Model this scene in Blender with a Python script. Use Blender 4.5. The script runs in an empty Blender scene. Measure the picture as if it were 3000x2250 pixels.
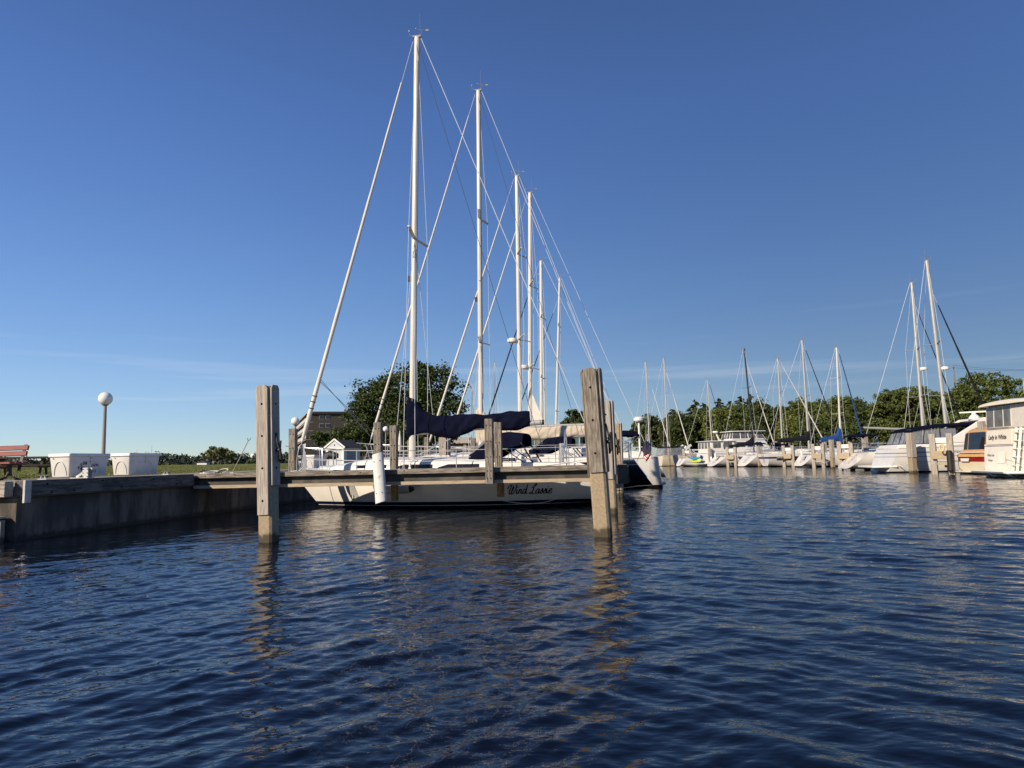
import bpy, math, random
import numpy as np
from mathutils import Vector, Matrix
R = math.radians
rng = np.random.default_rng(7)
random.seed(11)
scene = bpy.context.scene
COL = scene.collection

# ------------------------------------------------------------------ camera
FPX, EYE = 2089.0, 1.29
PITCH, ROLL = math.atan(222.6 / FPX), math.atan(0.0235)
cp, sp, cr, sr = math.cos(PITCH), math.sin(PITCH), math.cos(ROLL), math.sin(ROLL)
FWD = Vector((0, cp, sp)); U0 = Vector((0, -sp, cp)); R0 = Vector((1, 0, 0))
RIGHT = R0 * cr - U0 * sr
UP = U0 * cr + R0 * sr
CAM = Vector((0, 0, EYE))

def at(px, py, Y):
    """world point of the survey pixel (3000 x 2250) at distance Y"""
    d = FWD + RIGHT * ((px - 1500) / FPX) + UP * ((1125 - py) / FPX)
    return CAM + d * (Y / d.y)

def gx(px, Y, z=1.0):
    """world x of survey column px at distance Y, height z"""
    lo, hi = 0.0, 2250.0
    for _ in range(30):
        m = (lo + hi) / 2
        if at(px, m, Y).z > z: lo = m
        else: hi = m
    return at(px, lo, Y).x

cam = bpy.data.cameras.new("camera")
cam.sensor_width = 36; cam.lens = FPX / 3000 * 36
cam.clip_start = 0.1; cam.clip_end = 6000
camo = bpy.data.objects.new("camera", cam)
m3 = Matrix((RIGHT, UP, -FWD)).transposed()
camo.matrix_world = Matrix.Translation(CAM) @ m3.to_4x4()
COL.objects.link(camo); scene.camera = camo

# ------------------------------------------------------------------ materials
def _nt(name):
    m = bpy.data.materials.new(name); m.use_nodes = True
    nt = m.node_tree
    return m, nt, nt.nodes["Principled BSDF"]

def M(name, base, rough=.5, metal=0, var=.12, vs=3, stretch=(1, 1, 1), bump=0, bs=30, coat=0, dirt=None, trans=0, alpha=1, spec=.5, ramp=None):
    m, nt, b = _nt(name)
    n = nt.nodes; l = nt.links
    b.inputs["Roughness"].default_value = rough; b.inputs["Metallic"].default_value = metal
    b.inputs["Coat Weight"].default_value = coat; b.inputs["Coat Roughness"].default_value = .12
    b.inputs["Specular IOR Level"].default_value = spec
    if trans: b.inputs["Transmission Weight"].default_value = trans
    if alpha < 1: b.inputs["Alpha"].default_value = alpha
    tc = n.new("ShaderNodeTexCoord"); mp = n.new("ShaderNodeMapping")
    mp.inputs["Scale"].default_value = stretch
    l.new(tc.outputs["Object"], mp.inputs["Vector"])
    nz = n.new("ShaderNodeTexNoise"); nz.inputs["Scale"].default_value = vs; nz.inputs["Detail"].default_value = 5
    nz.inputs["Roughness"].default_value = .62
    l.new(mp.outputs["Vector"], nz.inputs["Vector"])
    cr_ = n.new("ShaderNodeValToRGB")
    lo = ramp[0] if ramp else tuple(max(0, c * (1 - var)) for c in base)
    hi = ramp[1] if ramp else tuple(min(1, c * (1 + var)) for c in base)
    k0 = .40 if ramp else .33
    cr_.color_ramp.elements[0].position = k0; cr_.color_ramp.elements[1].position = 1 - k0
    cr_.color_ramp.elements[0].color = (*lo, 1); cr_.color_ramp.elements[1].color = (*hi, 1)
    l.new(nz.outputs["Fac"], cr_.inputs["Fac"])
    out = cr_.outputs["Color"]
    if dirt:                                     # irregular stains: (colour, scale, threshold, strength)
        dn = n.new("ShaderNodeTexNoise"); dn.inputs["Scale"].default_value = dirt[1]; dn.inputs["Detail"].default_value = 7
        l.new(tc.outputs["Object"], dn.inputs["Vector"])
        dr = n.new("ShaderNodeMapRange"); dr.inputs["From Min"].default_value = dirt[2]; dr.inputs["From Max"].default_value = dirt[2] + .12
        dr.inputs["To Max"].default_value = dirt[3]
        l.new(dn.outputs["Fac"], dr.inputs["Value"])
        mx = n.new("ShaderNodeMix"); mx.data_type = 'RGBA'
        l.new(dr.outputs["Result"], mx.inputs["Factor"]); l.new(out, mx.inputs["A"])
        mx.inputs["B"].default_value = (*dirt[0], 1); out = mx.outputs["Result"]
    l.new(out, b.inputs["Base Color"])
    if bump:
        bn = n.new("ShaderNodeTexNoise"); bn.inputs["Scale"].default_value = bs; bn.inputs["Detail"].default_value = 4
        l.new(mp.outputs["Vector"], bn.inputs["Vector"])
        bp = n.new("ShaderNodeBump"); bp.inputs["Strength"].default_value = bump; bp.inputs["Distance"].default_value = .01
        l.new(bn.outputs["Fac"], bp.inputs["Height"]); l.new(bp.outputs["Normal"], b.inputs["Normal"])
    return m

def bands(name, stops, rough=.22, coat=.3):
    """paint in level bands: stops = [(height above the water, colour), ...]"""
    m, nt, b = _nt(name); n = nt.nodes; l = nt.links
    b.inputs["Roughness"].default_value = rough; b.inputs["Coat Weight"].default_value = coat
    tc = n.new("ShaderNodeTexCoord"); sx = n.new("ShaderNodeSeparateXYZ"); l.new(tc.outputs["Object"], sx.inputs[0])
    mr = n.new("ShaderNodeMapRange"); mr.inputs["From Min"].default_value = -1; mr.inputs["From Max"].default_value = 3
    l.new(sx.outputs["Z"], mr.inputs["Value"])
    rp = n.new("ShaderNodeValToRGB"); rp.color_ramp.interpolation = 'CONSTANT'
    e = rp.color_ramp.elements
    while len(e) < len(stops): e.new(.5)
    for k, (z, c) in enumerate(stops):
        e[k].position = (z + 1) / 4; e[k].color = (*c, 1)
    l.new(mr.outputs["Result"], rp.inputs["Fac"])
    nz = n.new("ShaderNodeTexNoise"); nz.inputs["Scale"].default_value = 1.7; nz.inputs["Detail"].default_value = 6
    l.new(tc.outputs["Object"], nz.inputs["Vector"])
    m2 = n.new("ShaderNodeMapRange"); m2.inputs["To Min"].default_value = .82; m2.inputs["To Max"].default_value = 1.08
    l.new(nz.outputs["Fac"], m2.inputs["Value"])
    mx = n.new("ShaderNodeMix"); mx.data_type = 'RGBA'; mx.blend_type = 'MULTIPLY'; mx.inputs["Factor"].default_value = 1
    l.new(rp.outputs["Color"], mx.inputs["A"]); l.new(m2.outputs["Result"], mx.inputs["B"])
    l.new(mx.outputs["Result"], b.inputs["Base Color"])
    return m

def leafmat(name, a, c, tr=.25):
    m, nt, b = _nt(name); n = nt.nodes; l = nt.links
    g = n.new("ShaderNodeNewGeometry")
    rp = n.new("ShaderNodeValToRGB")
    rp.color_ramp.elements[0].color = (*a, 1); rp.color_ramp.elements[1].color = (*c, 1)
    l.new(g.outputs["Random Per Island"], rp.inputs["Fac"])
    l.new(rp.outputs["Color"], b.inputs["Base Color"])
    b.inputs["Roughness"].default_value = .55; b.inputs["Specular IOR Level"].default_value = .3
    t = n.new("ShaderNodeBsdfTranslucent"); l.new(rp.outputs["Color"], t.inputs["Color"])
    ms = n.new("ShaderNodeMixShader"); ms.inputs[0].default_value = tr
    l.new(b.outputs[0], ms.inputs[1]); l.new(t.outputs[0], ms.inputs[2])
    l.new(ms.outputs[0], n["Material Output"].inputs["Surface"])
    return m

WHITE = (.64, .62, .58)
mt = {}
mt['gelbright'] = M("ivory_gelcoat", (.74, .69, .59), .3, var=.05, vs=1.5, coat=.2)
mt['gel'] = M("white_gelcoat", WHITE, .28, var=.05, vs=1.5, coat=.3)
mt['cream'] = M("cream_gelcoat", (.72, .65, .53), .3, var=.06, vs=1.5, coat=.2)
mt['greygel'] = M("grey_gelcoat", (.5, .5, .49), .35, var=.06)
mt['mastw'] = M("white_painted_spar", (.50, .48, .435), .32, var=.05, vs=2)
mt['alu'] = M("grey_anodised_spar", (.36, .355, .34), .4, metal=.3, var=.08, vs=3)
mt['blackspar'] = M("black_spar", (.02, .02, .022), .35, var=.2)
mt['steel'] = M("stainless_tube", (.66, .66, .66), .28, metal=.85, var=.08)
mt['wire'] = M("rigging_wire", (.62, .62, .62), .4, metal=.3, var=.1)
mt['darkrope'] = M("dark_rope", (.03, .04, .06), .8, var=.3, vs=20)
mt['rope'] = M("pale_rope", (.55, .53, .48), .85, var=.2, vs=30)
mt['navy'] = M("navy_canvas", (.0035, .0045, .0155), .9, var=.35, vs=2.5, bump=.5, bs=7, spec=.06)
mt['blue'] = M("blue_canvas", (.010, .045, .17), .75, var=.25, vs=2.5, bump=.3, bs=9, spec=.25)
mt['black'] = M("black_canvas", (.008, .008, .011), .8, var=.3, bump=.2, bs=9, spec=.2)
mt['sand'] = M("sand_canvas", (.46, .395, .31), .8, var=.1, vs=3, bump=.4, bs=7, spec=.2)
mt['orange'] = M("tan_orange_canvas", (.47, .265, .12), .75, var=.12, vs=4, bump=.2, bs=10, spec=.2)
mt['greycanvas'] = M("grey_canvas", (.22, .24, .26), .75, var=.15, bump=.2, bs=9, spec=.2)
mt['sail'] = M("rolled_sailcloth", (.56, .53, .475), .7, var=.08, vs=4, bump=.3, bs=8, spec=.2)
mt['red'] = M("red_canvas", (.42, .03, .02), .7, var=.15)
mt['maroon'] = M("maroon_paint", (.30, .025, .02), .3, var=.1, coat=.2)
mt['glass'] = M("dark_cabin_glass", (.012, .014, .018), .06, var=.3, spec=.6)
mt['greenglass'] = M("green_tinted_glass", (.05, .10, .09), .06, var=.3, spec=.6)
mt['vinyl'] = M("clear_vinyl", (.26, .27, .29), .12, var=.25, vs=2, spec=.6, alpha=.5)
mt['smoke'] = M("smoked_vinyl", (.12, .118, .115), .12, var=.6, vs=1.4, spec=.6, alpha=.8)
mt['rubber'] = M("black_rubber", (.012, .012, .013), .6, var=.2)
mt['boltm'] = M("black_bolt_head", (.006, .006, .006), .85, var=.2, spec=.08)
mt['ink'] = M("dark_lettering_paint", (.01, .01, .025), .35, var=.1)
mt['wood'] = M("weathered_timber", (.36, .31, .25), .85, stretch=(9, 9, .8), vs=4, bump=.6, bs=8, ramp=((.10, .086, .07), (.25, .22, .185)), dirt=((.09, .075, .06), 2.2, .62, .7), spec=.2)
mt['woodx'] = M("weathered_plank", (.34, .30, .25), .85, stretch=(.8, 9, 9), vs=4, bump=.6, bs=8, ramp=((.10, .086, .07), (.25, .22, .185)), dirt=((.07, .06, .05), 1.8, .6, .75), spec=.2)
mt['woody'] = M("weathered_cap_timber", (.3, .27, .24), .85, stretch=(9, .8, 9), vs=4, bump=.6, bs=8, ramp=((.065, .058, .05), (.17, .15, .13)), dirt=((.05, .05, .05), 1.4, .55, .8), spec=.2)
mt['palewood'] = M("pale_pile_plank", (.5, .44, .37), .85, stretch=(11, 11, .7), vs=4, bump=.5, bs=8, ramp=((.22, .195, .17), (.37, .33, .285)), dirt=((.16, .13, .1), 3.2, .66, .6), spec=.2)
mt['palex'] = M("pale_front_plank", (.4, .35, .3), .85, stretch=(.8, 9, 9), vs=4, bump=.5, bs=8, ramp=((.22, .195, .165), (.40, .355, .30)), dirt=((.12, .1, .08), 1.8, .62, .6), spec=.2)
mt['brownwood'] = M("brown_wet_timber", (.25, .16, .06), .75, stretch=(8, 8, .8), vs=4, ramp=((.12, .08, .035), (.34, .22, .09)), bump=.4, bs=8)
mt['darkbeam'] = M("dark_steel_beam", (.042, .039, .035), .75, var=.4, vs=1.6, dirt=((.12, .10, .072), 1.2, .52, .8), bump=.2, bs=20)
mt['tan'] = M("tan_ledger_board", (.33, .265, .18), .8, stretch=(1, 8, 8), vs=4, var=.2, bump=.3, bs=10)
mt['conc'] = M("concrete", (.22, .19, .155), .9, vs=7, var=.16, bump=.5, bs=60, dirt=((.13, .115, .095), 1.3, .55, .7), spec=.2)
mt['pileconc'] = M("sandy_concrete", (.27, .215, .145), .9, vs=22, var=.2, bump=.6, bs=90, dirt=((.17, .13, .085), 3, .58, .6), spec=.2)
mt['quay'] = M("quay_concrete", (.28, .25, .21), .9, vs=5, var=.15, bump=.3, bs=50)
mt['poly'] = M("white_polyethylene", (.60, .585, .56), .45, var=.05, vs=3, dirt=((.38, .36, .32), 2.2, .56, .35))
mt['tube'] = M("scuffed_white_plastic", (.60, .59, .575), .45, var=.06, vs=4, dirt=((.13, .12, .11), 5.0, .58, .75))
mt['galv'] = M("galvanised_steel", (.42, .42, .41), .5, metal=.5, var=.15, vs=8)
mt['redslat'] = M("faded_red_slat", (.20, .055, .048), .7, stretch=(1, 8, 8), vs=4, var=.25, bump=.3, bs=8)
mt['brown'] = M("dark_brown_timber", (.07, .045, .03), .75, var=.25)
mt['globe'] = M("opal_globe", (.66, .65, .62), .35, var=.02)
mt['pole'] = M("grey_lamp_pole", (.20, .18, .16), .5, var=.12)
mt['brick'] = M("brown_brick", (.045, .038, .032), .85, var=.25, vs=2, bump=.2, bs=10)
mt['slab'] = M("pale_balcony_slab", (.30, .20, .13), .8, var=.15)
mt['balc'] = M("pale_balcony_panel", (.42, .45, .50), .6, var=.1)
mt['siding'] = M("pale_grey_siding", (.42, .45, .48), .7, stretch=(1, 1, 14), vs=1, var=.1)
mt['trim'] = M("white_trim", (.62, .605, .575), .55, var=.05)
mt['shingle'] = M("dark_shingle", (.03, .03, .033), .9, var=.3, vs=6)
mt['tanwall'] = M("brown_clad_wall", (.22, .14, .085), .8, var=.15)
mt['fascia'] = M("grey_roof_fascia", (.30, .28, .26), .7, var=.1)
mt['bark'] = M("bark", (.085, .07, .055), .95, stretch=(6, 6, 1), vs=3, var=.35, bump=.6, bs=10)
mt['yellow'] = M("lime_plastic", (.50, .62, .03), .4, var=.05)
mt['cyan'] = M("blue_plastic", (.02, .30, .62), .4, var=.05)
mt['bluetarp'] = M("bright_blue_cloth", (.03, .16, .45), .7, var=.1)
mt['hose'] = M("pale_hose", (.34, .36, .38), .5, var=.1)
mt['lines'] = M("worn_yellow_ring", (.75, .48, .08), .5, var=.1)

mt['leaf_big'] = leafmat("dark_maple_leaves", (.030, .048, .012), (.072, .096, .024))
mt['leaf_mid'] = leafmat("mid_green_leaves", (.056, .078, .018), (.122, .148, .037))
mt['leaf_light'] = leafmat("yellow_green_leaves", (.082, .105, .022), (.165, .19, .046))
mt['leaf_pine'] = leafmat("conifer_needles", (.026, .034, .015), (.080, .088, .036), .12)
mt['leaf_willow'] = leafmat("willow_leaves", (.070, .075, .022), (.19, .19, .065))
mt['leaf_far'] = leafmat("far_shore_leaves", (.028, .042, .026), (.06, .08, .048), .1)
mt['blade'] = leafmat("grass_blades", (.08, .092, .018), (.23, .23, .058), .3)
mt['lawn'] = M("mown_grass", (.10, .125, .03), .9, vs=.8, ramp=((.075, .09, .02), (.16, .165, .045)), bump=.5, bs=25, spec=.15)

def waterline(mat, h=.15, col=(.05, .042, .028), wob=.16, streak=None):
    """wet, algae dark band with a ragged upper edge near the water"""
    nt = mat.node_tree; n = nt.nodes; l = nt.links; b = n["Principled BSDF"]
    src = b.inputs["Base Color"].links[0].from_socket
    tc = n.new("ShaderNodeTexCoord"); sx = n.new("ShaderNodeSeparateXYZ"); l.new(tc.outputs["Object"], sx.inputs[0])
    nz = n.new("ShaderNodeTexNoise"); nz.inputs["Scale"].default_value = 7; nz.inputs["Detail"].default_value = 5; l.new(tc.outputs["Object"], nz.inputs["Vector"])
    ml = n.new("ShaderNodeMath"); ml.operation = 'MULTIPLY_ADD'; l.new(nz.outputs["Fac"], ml.inputs[0]); ml.inputs[1].default_value = -wob * 2; ml.inputs[2].default_value = wob
    ad = n.new("ShaderNodeMath"); l.new(sx.outputs["Z"], ad.inputs[0]); l.new(ml.outputs[0], ad.inputs[1])
    mr = n.new("ShaderNodeMapRange"); mr.inputs["From Min"].default_value = h - .05; mr.inputs["From Max"].default_value = h + .03; mr.inputs["To Min"].default_value = .92; mr.inputs["To Max"].default_value = 0
    l.new(ad.outputs[0], mr.inputs["Value"])
    mx = n.new("ShaderNodeMix"); mx.data_type = 'RGBA'; l.new(mr.outputs[0], mx.inputs["Factor"]); l.new(src, mx.inputs["A"]); mx.inputs["B"].default_value = (*col, 1)
    l.new(mx.outputs["Result"], b.inputs["Base Color"])
    return mat
waterline(mt['pileconc'])

# ------------------------------------------------------------------ mesh builder
class MB:
    def __init__(s): s.v, s.f, s.m, s.s = [], [], [], []
    def add(s, vs, fs, mat=0, sm=False):
        o = len(s.v); s.v += [tuple(p) for p in vs]
        for f in fs:
            s.f.append([i + o for i in f]); s.m.append(mat); s.s.append(sm)
        return s
    def box(s, c, d, mat=0, rz=0, rx=0, ry=0, taper=1.0):
        mm = Matrix.Rotation(rz, 3, 'Z') @ Matrix.Rotation(ry, 3, 'Y') @ Matrix.Rotation(rx, 3, 'X')
        vs = []
        for z in (-.5, .5):
            k = taper if z > 0 else 1
            for x, y in ((-.5, -.5), (.5, -.5), (.5, .5), (-.5, .5)):
                vs.append(Vector(c) + mm @ Vector((x * d[0] * k, y * d[1] * k, z * d[2])))
        return s.add(vs, [(3, 2, 1, 0), (4, 5, 6, 7), (0, 1, 5, 4), (1, 2, 6, 5), (2, 3, 7, 6), (3, 0, 4, 7)], mat)
    def bar(s, a, b, w, h, mat=0, up=(0, 0, 1)):
        a, b = Vector(a), Vector(b); t = (b - a).normalized()
        sd = t.cross(Vector(up))
        if sd.length < 1e-4: sd = t.cross(Vector((1, 0, 0)))
        sd.normalize(); u = sd.cross(t)
        vs = [p + sd * (x * w / 2) + u * (y * h / 2) for p in (a, b) for x, y in ((-1, -1), (1, -1), (1, 1), (-1, 1))]
        return s.add(vs, [(3, 2, 1, 0), (4, 5, 6, 7), (0, 1, 5, 4), (1, 2, 6, 5), (2, 3, 7, 6), (3, 0, 4, 7)], mat)
    def loft(s, rings, mat=0, closed=True, caps=True, sm=True):
        o = []; n = len(rings[0])
        fs = []
        for i in range(len(rings) - 1):
            for j in range(n if closed else n - 1):
                k = (j + 1) % n
                fs.append((i * n + j, i * n + k, (i + 1) * n + k, (i + 1) * n + j))
        s.add([p for r in rings for p in r], fs, mat, sm)
        if caps and closed:
            s.add(rings[0], [tuple(range(n))[::-1]], mat); s.add(rings[-1], [tuple(range(n))], mat)
        return s
    def tube(s, pts, r, n=6, mat=0, caps=True, sm=True, asp=1.0):
        pts = [Vector(p) for p in pts]
        rs = r if isinstance(r, (list, tuple)) else [r] * len(pts)
        rings = []; ref = None
        for i, p in enumerate(pts):
            t = (pts[min(i + 1, len(pts) - 1)] - pts[max(i - 1, 0)]).normalized()
            if ref is None: ref = Vector((1, 0, 0)) if abs(t.x) < .9 else Vector((0, 1, 0))
            a = (ref - t * ref.dot(t)).normalized(); b = t.cross(a); ref = a
            rings.append([p + (a * math.cos(k * 2 * math.pi / n) * asp + b * math.sin(k * 2 * math.pi / n)) * rs[i] for k in range(n)])
        return s.loft(rings, mat, True, caps, sm)
    def sphere(s, c, r, n=16, mat=0, sc=(1, 1, 1)):
        h = n // 2
        rings = [[Vector(c) + Vector((r * sc[0] * math.sin(a) * math.cos(b), r * sc[1] * math.sin(a) * math.sin(b), r * sc[2] * math.cos(a)))
                  for b in [2 * math.pi * k / n for k in range(n)]] for a in [math.pi - .02 - (math.pi - .04) * i / h for i in range(h + 1)]]
        return s.loft(rings, mat)
    def prism(s, pts, axis, lo, hi, mat=0):
        """polygon pts in the plane square to axis ('x','y','z'), swept lo..hi"""
        def mk(p, q): return {'x': (q, p[0], p[1]), 'y': (p[0], q, p[1]), 'z': (p[0], p[1], q)}[axis]
        n = len(pts)
        vs = [mk(p, lo) for p in pts] + [mk(p, hi) for p in pts]
        return s.add(vs, [tuple(range(n))[::-1], tuple(range(n, 2 * n))] + [(i, (i + 1) % n, n + (i + 1) % n, n + i) for i in range(n)], mat)
    def quad(s, a, b, c, d, mat=0): return s.add([a, b, c, d], [(0, 1, 2, 3)], mat)
    def build(s, name, mats, parent=None, loc=(0, 0, 0), rz=0, bevel=0, label=None):
        me = bpy.data.meshes.new(name)
        me.from_pydata(s.v, [], s.f)
        for m in (mats if isinstance(mats, (list, tuple)) else [mats]): me.materials.append(m)
        me.polygons.foreach_set("material_index", s.m)
        me.polygons.foreach_set("use_smooth", s.s)
        me.update()
        me.set_sharp_from_angle(angle=R(42))
        o = bpy.data.objects.new(name, me); COL.objects.link(o)
        o.location = loc; o.rotation_euler = (0, 0, rz)
        if parent: o.parent = parent
        if bevel:
            b = o.modifiers.new("bevel", 'BEVEL'); b.width = bevel; b.segments = 2; b.limit_method = 'ANGLE'; b.angle_limit = R(40)
        if label: o["label"] = label
        return o

def tag(o, label, cat, group=None, kind=None):
    if label: o["label"] = label
    if cat: o["category"] = cat
    if group: o["group"] = group
    if kind: o["kind"] = kind
    return o
def thing(name, label, cat, loc=(0, 0, 0), rz=0, group=None):
    e = bpy.data.objects.new(name, None); COL.objects.link(e)
    e.location = loc; e.rotation_euler = (0, 0, rz); e.empty_display_size = .2
    return tag(e, label, cat, group)
def copy_tree(o, parent=None):
    c = o.copy(); COL.objects.link(c)
    if parent: c.parent = parent
    for ch in list(o.children): copy_tree(ch, c)
    return c
def npmesh(name, verts, quads, mat, parent=None, loc=(0, 0, 0), smooth=False):
    me = bpy.data.meshes.new(name)
    nv, nq, k = len(verts), len(quads), quads.shape[1]
    me.vertices.add(nv); me.vertices.foreach_set("co", np.asarray(verts, np.float32).ravel())
    me.loops.add(nq * k); me.loops.foreach_set("vertex_index", np.asarray(quads, np.int32).ravel())
    me.polygons.add(nq); me.polygons.foreach_set("loop_start", np.arange(0, nq * k, k, dtype=np.int32))
    if smooth: me.polygons.foreach_set("use_smooth", np.ones(nq, bool))
    me.update(calc_edges=True); me.materials.append(mat)
    o = bpy.data.objects.new(name, me); COL.objects.link(o); o.location = loc
    if parent: o.parent = parent
    return o
def stroke_text(strokes, width, place, mb, mat=0):
    """flat brush strokes laid on a surface through place(u, w)"""
    for st in strokes:
        P = [Vector(p) for p in st]
        pts = []
        for i in range(len(P) - 1):                       # Catmull-Rom
            p0, p1, p2, p3 = P[max(i - 1, 0)], P[i], P[i + 1], P[min(i + 2, len(P) - 1)]
            for t in (0, .25, .5, .75):
                pts.append(.5 * ((2 * p1) + (p2 - p0) * t + (2 * p0 - 5 * p1 + 4 * p2 - p3) * t * t + (3 * p1 - p0 - 3 * p2 + p3) * t ** 3))
        pts.append(P[-1])
        a, b = [], []
        for i, p in enumerate(pts):
            t = (pts[min(i + 1, len(pts) - 1)] - pts[max(i - 1, 0)])
            t = t.normalized() if t.length > 1e-6 else Vector((1, 0))
            w = width * (.75 + .45 * abs(t.y)) / 2
            n = Vector((-t.y, t.x)) * w
            a.append(place(*(p + n))); b.append(place(*(p - n)))
        k = len(a)
        mb.add(a + b, [(i, i + 1, k + i + 1, k + i) for i in range(k - 1)], mat)
def font_mesh(text, size, shear=0, bold=0):
    """flat letters as (verts2d, faces), origin at lower left"""
    cu = bpy.data.curves.new("lettering", 'FONT'); cu.body = text; cu.size = size; cu.shear = shear; cu.offset = bold
    ob = bpy.data.objects.new("lettering", cu); COL.objects.link(ob)
    dg = bpy.context.evaluated_depsgraph_get(); dg.update()
    me = bpy.data.meshes.new_from_object(ob.evaluated_get(dg))
    vs = [(v.co.x, v.co.y) for v in me.vertices]; fs = [tuple(p.vertices) for p in me.polygons]
    bpy.data.objects.remove(ob); bpy.data.curves.remove(cu); bpy.data.meshes.remove(me)
    return vs, fs
# ------------------------------------------------------------------ harbour frame
TH = R(8.5)
ORG = Vector((-9.33, 13.5, 0)); VV = Vector((math.cos(TH), -math.sin(TH), 0)); UU = Vector((math.sin(TH), math.cos(TH), 0))
def HB(a, b, z=0): return ORG + VV * a + UU * b + Vector((0, 0, z))
def proj(p):
    d = Vector(p) - CAM; k = d.dot(FWD)
    return 1500 + FPX * d.dot(RIGHT) / k, 1125 - FPX * d.dot(UP) / k
def along(px, b, z=1.1):
    lo, hi = -40, 60
    for _ in range(40):
        m = (lo + hi) / 2
        if proj(HB(m, b, z))[0] < px: lo = m
        else: hi = m
    return lo

# ------------------------------------------------------------------ sky and sun
SUN_AZ, SUN_EL = R(48), R(28)
SDIR = Vector((-math.sin(SUN_AZ) * math.cos(SUN_EL), -math.cos(SUN_AZ) * math.cos(SUN_EL), math.sin(SUN_EL)))
w = bpy.data.worlds.new("World"); scene.world = w; w.use_nodes = True
nt = w.node_tree; n = nt.nodes; l = nt.links
sky = n.new("ShaderNodeTexSky"); sky.sky_type = 'NISHITA'; sky.sun_disc = False
sky.sun_elevation = SUN_EL; sky.sun_rotation = -math.atan2(SDIR.x, SDIR.y)
sky.air_density = .7; sky.dust_density = 0; sky.ozone_density = 2
bg = n["Background"]; bg.inputs["Strength"].default_value = .077
tc = n.new("ShaderNodeTexCoord"); mp = n.new("ShaderNodeMapping"); mp.inputs["Scale"].default_value = (1.1, 1.1, 26)
mp.inputs["Rotation"].default_value = (R(4), R(-3), 0)
l.new(tc.outputs["Generated"], mp.inputs["Vector"])
nz = n.new("ShaderNodeTexNoise"); nz.inputs["Scale"].default_value = 1.6; nz.inputs["Detail"].default_value = 6; nz.inputs["Roughness"].default_value = .5
l.new(mp.outputs["Vector"], nz.inputs["Vector"])
r1 = n.new("ShaderNodeMapRange"); r1.inputs["From Min"].default_value = .54; r1.inputs["From Max"].default_value = .74; r1.interpolation_type = 'SMOOTHSTEP'
l.new(nz.outputs["Fac"], r1.inputs["Value"])
sx = n.new("ShaderNodeSeparateXYZ"); l.new(tc.outputs["Generated"], sx.inputs[0])
r2 = n.new("ShaderNodeValToRGB"); e = r2.color_ramp.elements
e[0].position = .02; e[0].color = (0, 0, 0, 1); e[1].position = .2; e[1].color = (0, 0, 0, 1)
k = e.new(.09); k.color = (1, 1, 1, 1)
l.new(sx.outputs["Z"], r2.inputs["Fac"])
mu = n.new("ShaderNodeMath"); mu.operation = 'MULTIPLY'; l.new(r1.outputs[0], mu.inputs[0]); l.new(r2.outputs["Color"], mu.inputs[1])
mu2 = n.new("ShaderNodeMath"); mu2.operation = 'MULTIPLY'; mu2.inputs[1].default_value = .25; l.new(mu.outputs[0], mu2.inputs[0])
mx = n.new("ShaderNodeMix"); mx.data_type = 'RGBA'; l.new(mu2.outputs[0], mx.inputs["Factor"])
hz = n.new("ShaderNodeValToRGB"); e = hz.color_ramp.elements
while len(e) < 5: e.new(.5)
for k_, (z_, c_) in enumerate(((0, (.555, .575, .62)), (.12, (.735, .78, .85)), (.25, (.78, .92, 1.10)), (.45, (.84, 1.04, 1.40)), (.65, (.86, 1.03, 1.38)))):
    e[k_].position = z_; e[k_].color = (*c_, 1)
l.new(sx.outputs["Z"], hz.inputs["Fac"])
mt_ = n.new("ShaderNodeMix"); mt_.data_type = 'RGBA'; mt_.blend_type = 'MULTIPLY'; mt_.inputs["Factor"].default_value = 1
l.new(sky.outputs[0], mt_.inputs["A"]); l.new(hz.outputs["Color"], mt_.inputs["B"])
l.new(mt_.outputs["Result"], mx.inputs["A"]); mx.inputs["B"].default_value = (7.6, 8.0, 8.6, 1)
l.new(mx.outputs["Result"], bg.inputs["Color"])
sl = bpy.data.lights.new("sun", 'SUN'); sl.energy = 5.0; sl.angle = R(.5); sl.color = (1.0, .86, .68)
so = bpy.data.objects.new("sun", sl); COL.objects.link(so); so.rotation_euler = SDIR.to_track_quat('Z', 'Y').to_euler()
vs_ = scene.view_settings; vs_.view_transform = 'Standard'; vs_.look = 'None'; vs_.gamma = 1; vs_.exposure = .45
scene.cycles.max_bounces = 6; scene.cycles.diffuse_bounces = 2; scene.cycles.glossy_bounces = 3
scene.cycles.transparent_max_bounces = 6; scene.cycles.transmission_bounces = 3
scene.cycles.caustics_reflective = True; scene.cycles.blur_glossy = .6; scene.cycles.sample_clamp_indirect = 4; scene.cycles.caustics_refractive = False
scene.cycles.use_denoising = True

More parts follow.
